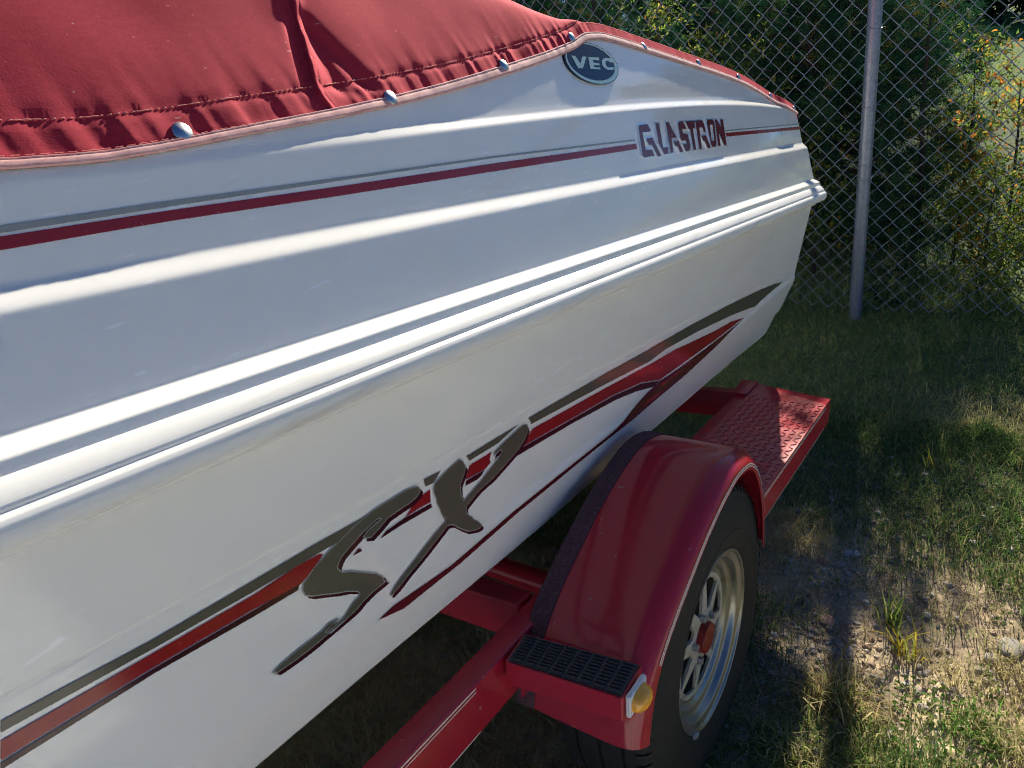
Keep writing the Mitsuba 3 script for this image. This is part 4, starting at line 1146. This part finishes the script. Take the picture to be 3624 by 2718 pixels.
def stone_mesh(x, y, r, rng, col, sub=0):
    ico = trimesh.creation.icosphere(sub); iv, fi = np.array(ico.vertices), np.array(ico.faces)
    n = len(x); m = len(iv)
    sc = r[:, None] * (.6 + .6 * rng.random((n, 3))); sc[:, 2] *= .62
    sc[:, 2] *= np.where(r > .015, .50, 1.0)
    V = iv[None] * sc[:, None] * (1 + (rng.random((n, m, 1)) - .5) * (.35 if sub == 0 else .10))
    a = rng.random(n) * 2 * np.pi; c, s = np.cos(a)[:, None], np.sin(a)[:, None]
    V = np.stack([V[..., 0] * c - V[..., 1] * s, V[..., 0] * s + V[..., 1] * c, V[..., 2]], -1) + np.stack([x, y, gz(x, y) + sc[:, 2] * .35], 1)[:, None]
    return V.reshape(-1, 3), (np.arange(n)[:, None, None] * m + fi[None]).reshape(-1, 3), np.repeat(col, m, 0)


STONES = [(.30, .26, .22), (.44, .38, .31), (.22, .19, .17), (.38, .27, .19), (.50, .46, .40)]
x, y = scatter(24000, rng, x1=2.9, y1=1.2)
bare = np.exp(-(((x - 1.60) / .36) ** 2 + ((y - .27) / .17) ** 2)) + np.exp(-(((x - 1.42) / .18) ** 2 + ((y + .03) / .14) ** 2))
keep = rng.random(len(x)) < ss(2.9, 1.9, x) * (.10 + .5 * ss(.47, .58, patch(x, y, 2.1, 31)) + bare); x, y = x[keep], y[keep]
n = len(x)
v, f, c = stone_mesh(x, y, .003 + .010 * rng.random(n) ** 2.0, rng, colors(n, STONES, [.3, .25, .2, .15, .1], rng, .2))
add('gravel', (v, f), 'stone', smooth=40 if False else False, color=c, kind='stuff', label='loose gravel between the grass', category='gravel')




for i, (x, y, r, col, lab) in enumerate(((1.914, .282, .024, (.46, .43, .38), 'pale rounded stone in the shade right of the wheel'), (1.850, .346, .022, (.40, .22, .15), 'reddish stone left of the pale rounded stone'), (1.852, .310, .023, (.34, .28, .22), 'brown stone just below the pale rounded stone'),
                                         (1.55, .315, .018, (.24, .22, .21), 'grey stone close to the tyre'), (1.717, -.123, .032, (.25, .23, .20), 'flat greyish stone at the right edge of the picture'), (1.663, -.085, .024, (.33, .29, .24), 'small pale stone beside the flat greyish one'), (1.62, .285, .020, (.28, .17, .14), 'dark red stone in the shade beside the tyre'))):
    v, f, c = stone_mesh(np.array([x]), np.array([y]), np.array([r]), np.random.default_rng(70 + i), np.array([col]), 2)
    add('stone', (v, f), 'stone', smooth=True, color=c, label=lab, category='stone')

TUFTS = [(1.68, .141, 'upright grass tuft with broad green blades at the edge of the shade', 34, .125, [(.13, .22, .05), (.36, .38, .10)], [.7, .3], .6),
         (1.585, .085, 'grass tuft with long yellow blades in front of the green tuft', 22, .135, [(.62, .50, .06), (.22, .26, .06)], [.55, .45], .95),
         (1.36, .215, 'large straw coloured grass tuft with curling dry blades, right of the tyre', 240, .125, [(.62, .52, .26), (.44, .33, .17), (.30, .33, .10)], [.5, .25, .25], 1.7),
         (2.50, .132, 'lone yellow grass blades standing in the gravel further back', 8, .105, [(.62, .52, .05), (.24, .28, .07)], [.5, .5], .6),
         (1.14, .27, 'pale grass tuft at the bottom edge beside the tyre', 260, .085, [(.42, .42, .16), (.56, .49, .25), (.20, .25, .07)], [.4, .3, .3], 1.9),
         (1.21, .12, 'yellow green grass tuft at the bottom edge, right of the pale one', 240, .080, [(.30, .36, .11), (.50, .46, .22), (.16, .24, .06)], [.4, .3, .3], 1.9),
         (1.42, -.06, 'green weedy tuft at the lower right', 200, .070, [(.14, .26, .06), (.24, .34, .09), (.46, .40, .2)], [.5, .3, .2], 1.7),
         (2.81, -.006, 'bushy green weed clump beyond the yellow blades', 200, .075, [(.14, .26, .06), (.22, .32, .09)], [.6, .4], 1.2)]
for i, (x, y, lab, n, ln, pal, wt, sp) in enumerate(TUFTS):
    r = np.random.default_rng(90 + i)
    xx, yy = x + r.normal(size=n) * .022 * sp, y + r.normal(size=n) * .022 * sp
    bm = blade_mesh(xx, yy, ln * (.5 + .6 * r.random(n)), .0028 + .0030 * r.random(n), .75 * sp * r.random(n), .2 + .7 * sp * r.random(n), colors(n, pal, wt, r, .2), r)
    add('grass_tuft', bm[:2], 'blade', color=bm[2], label=lab, category='grass tuft')
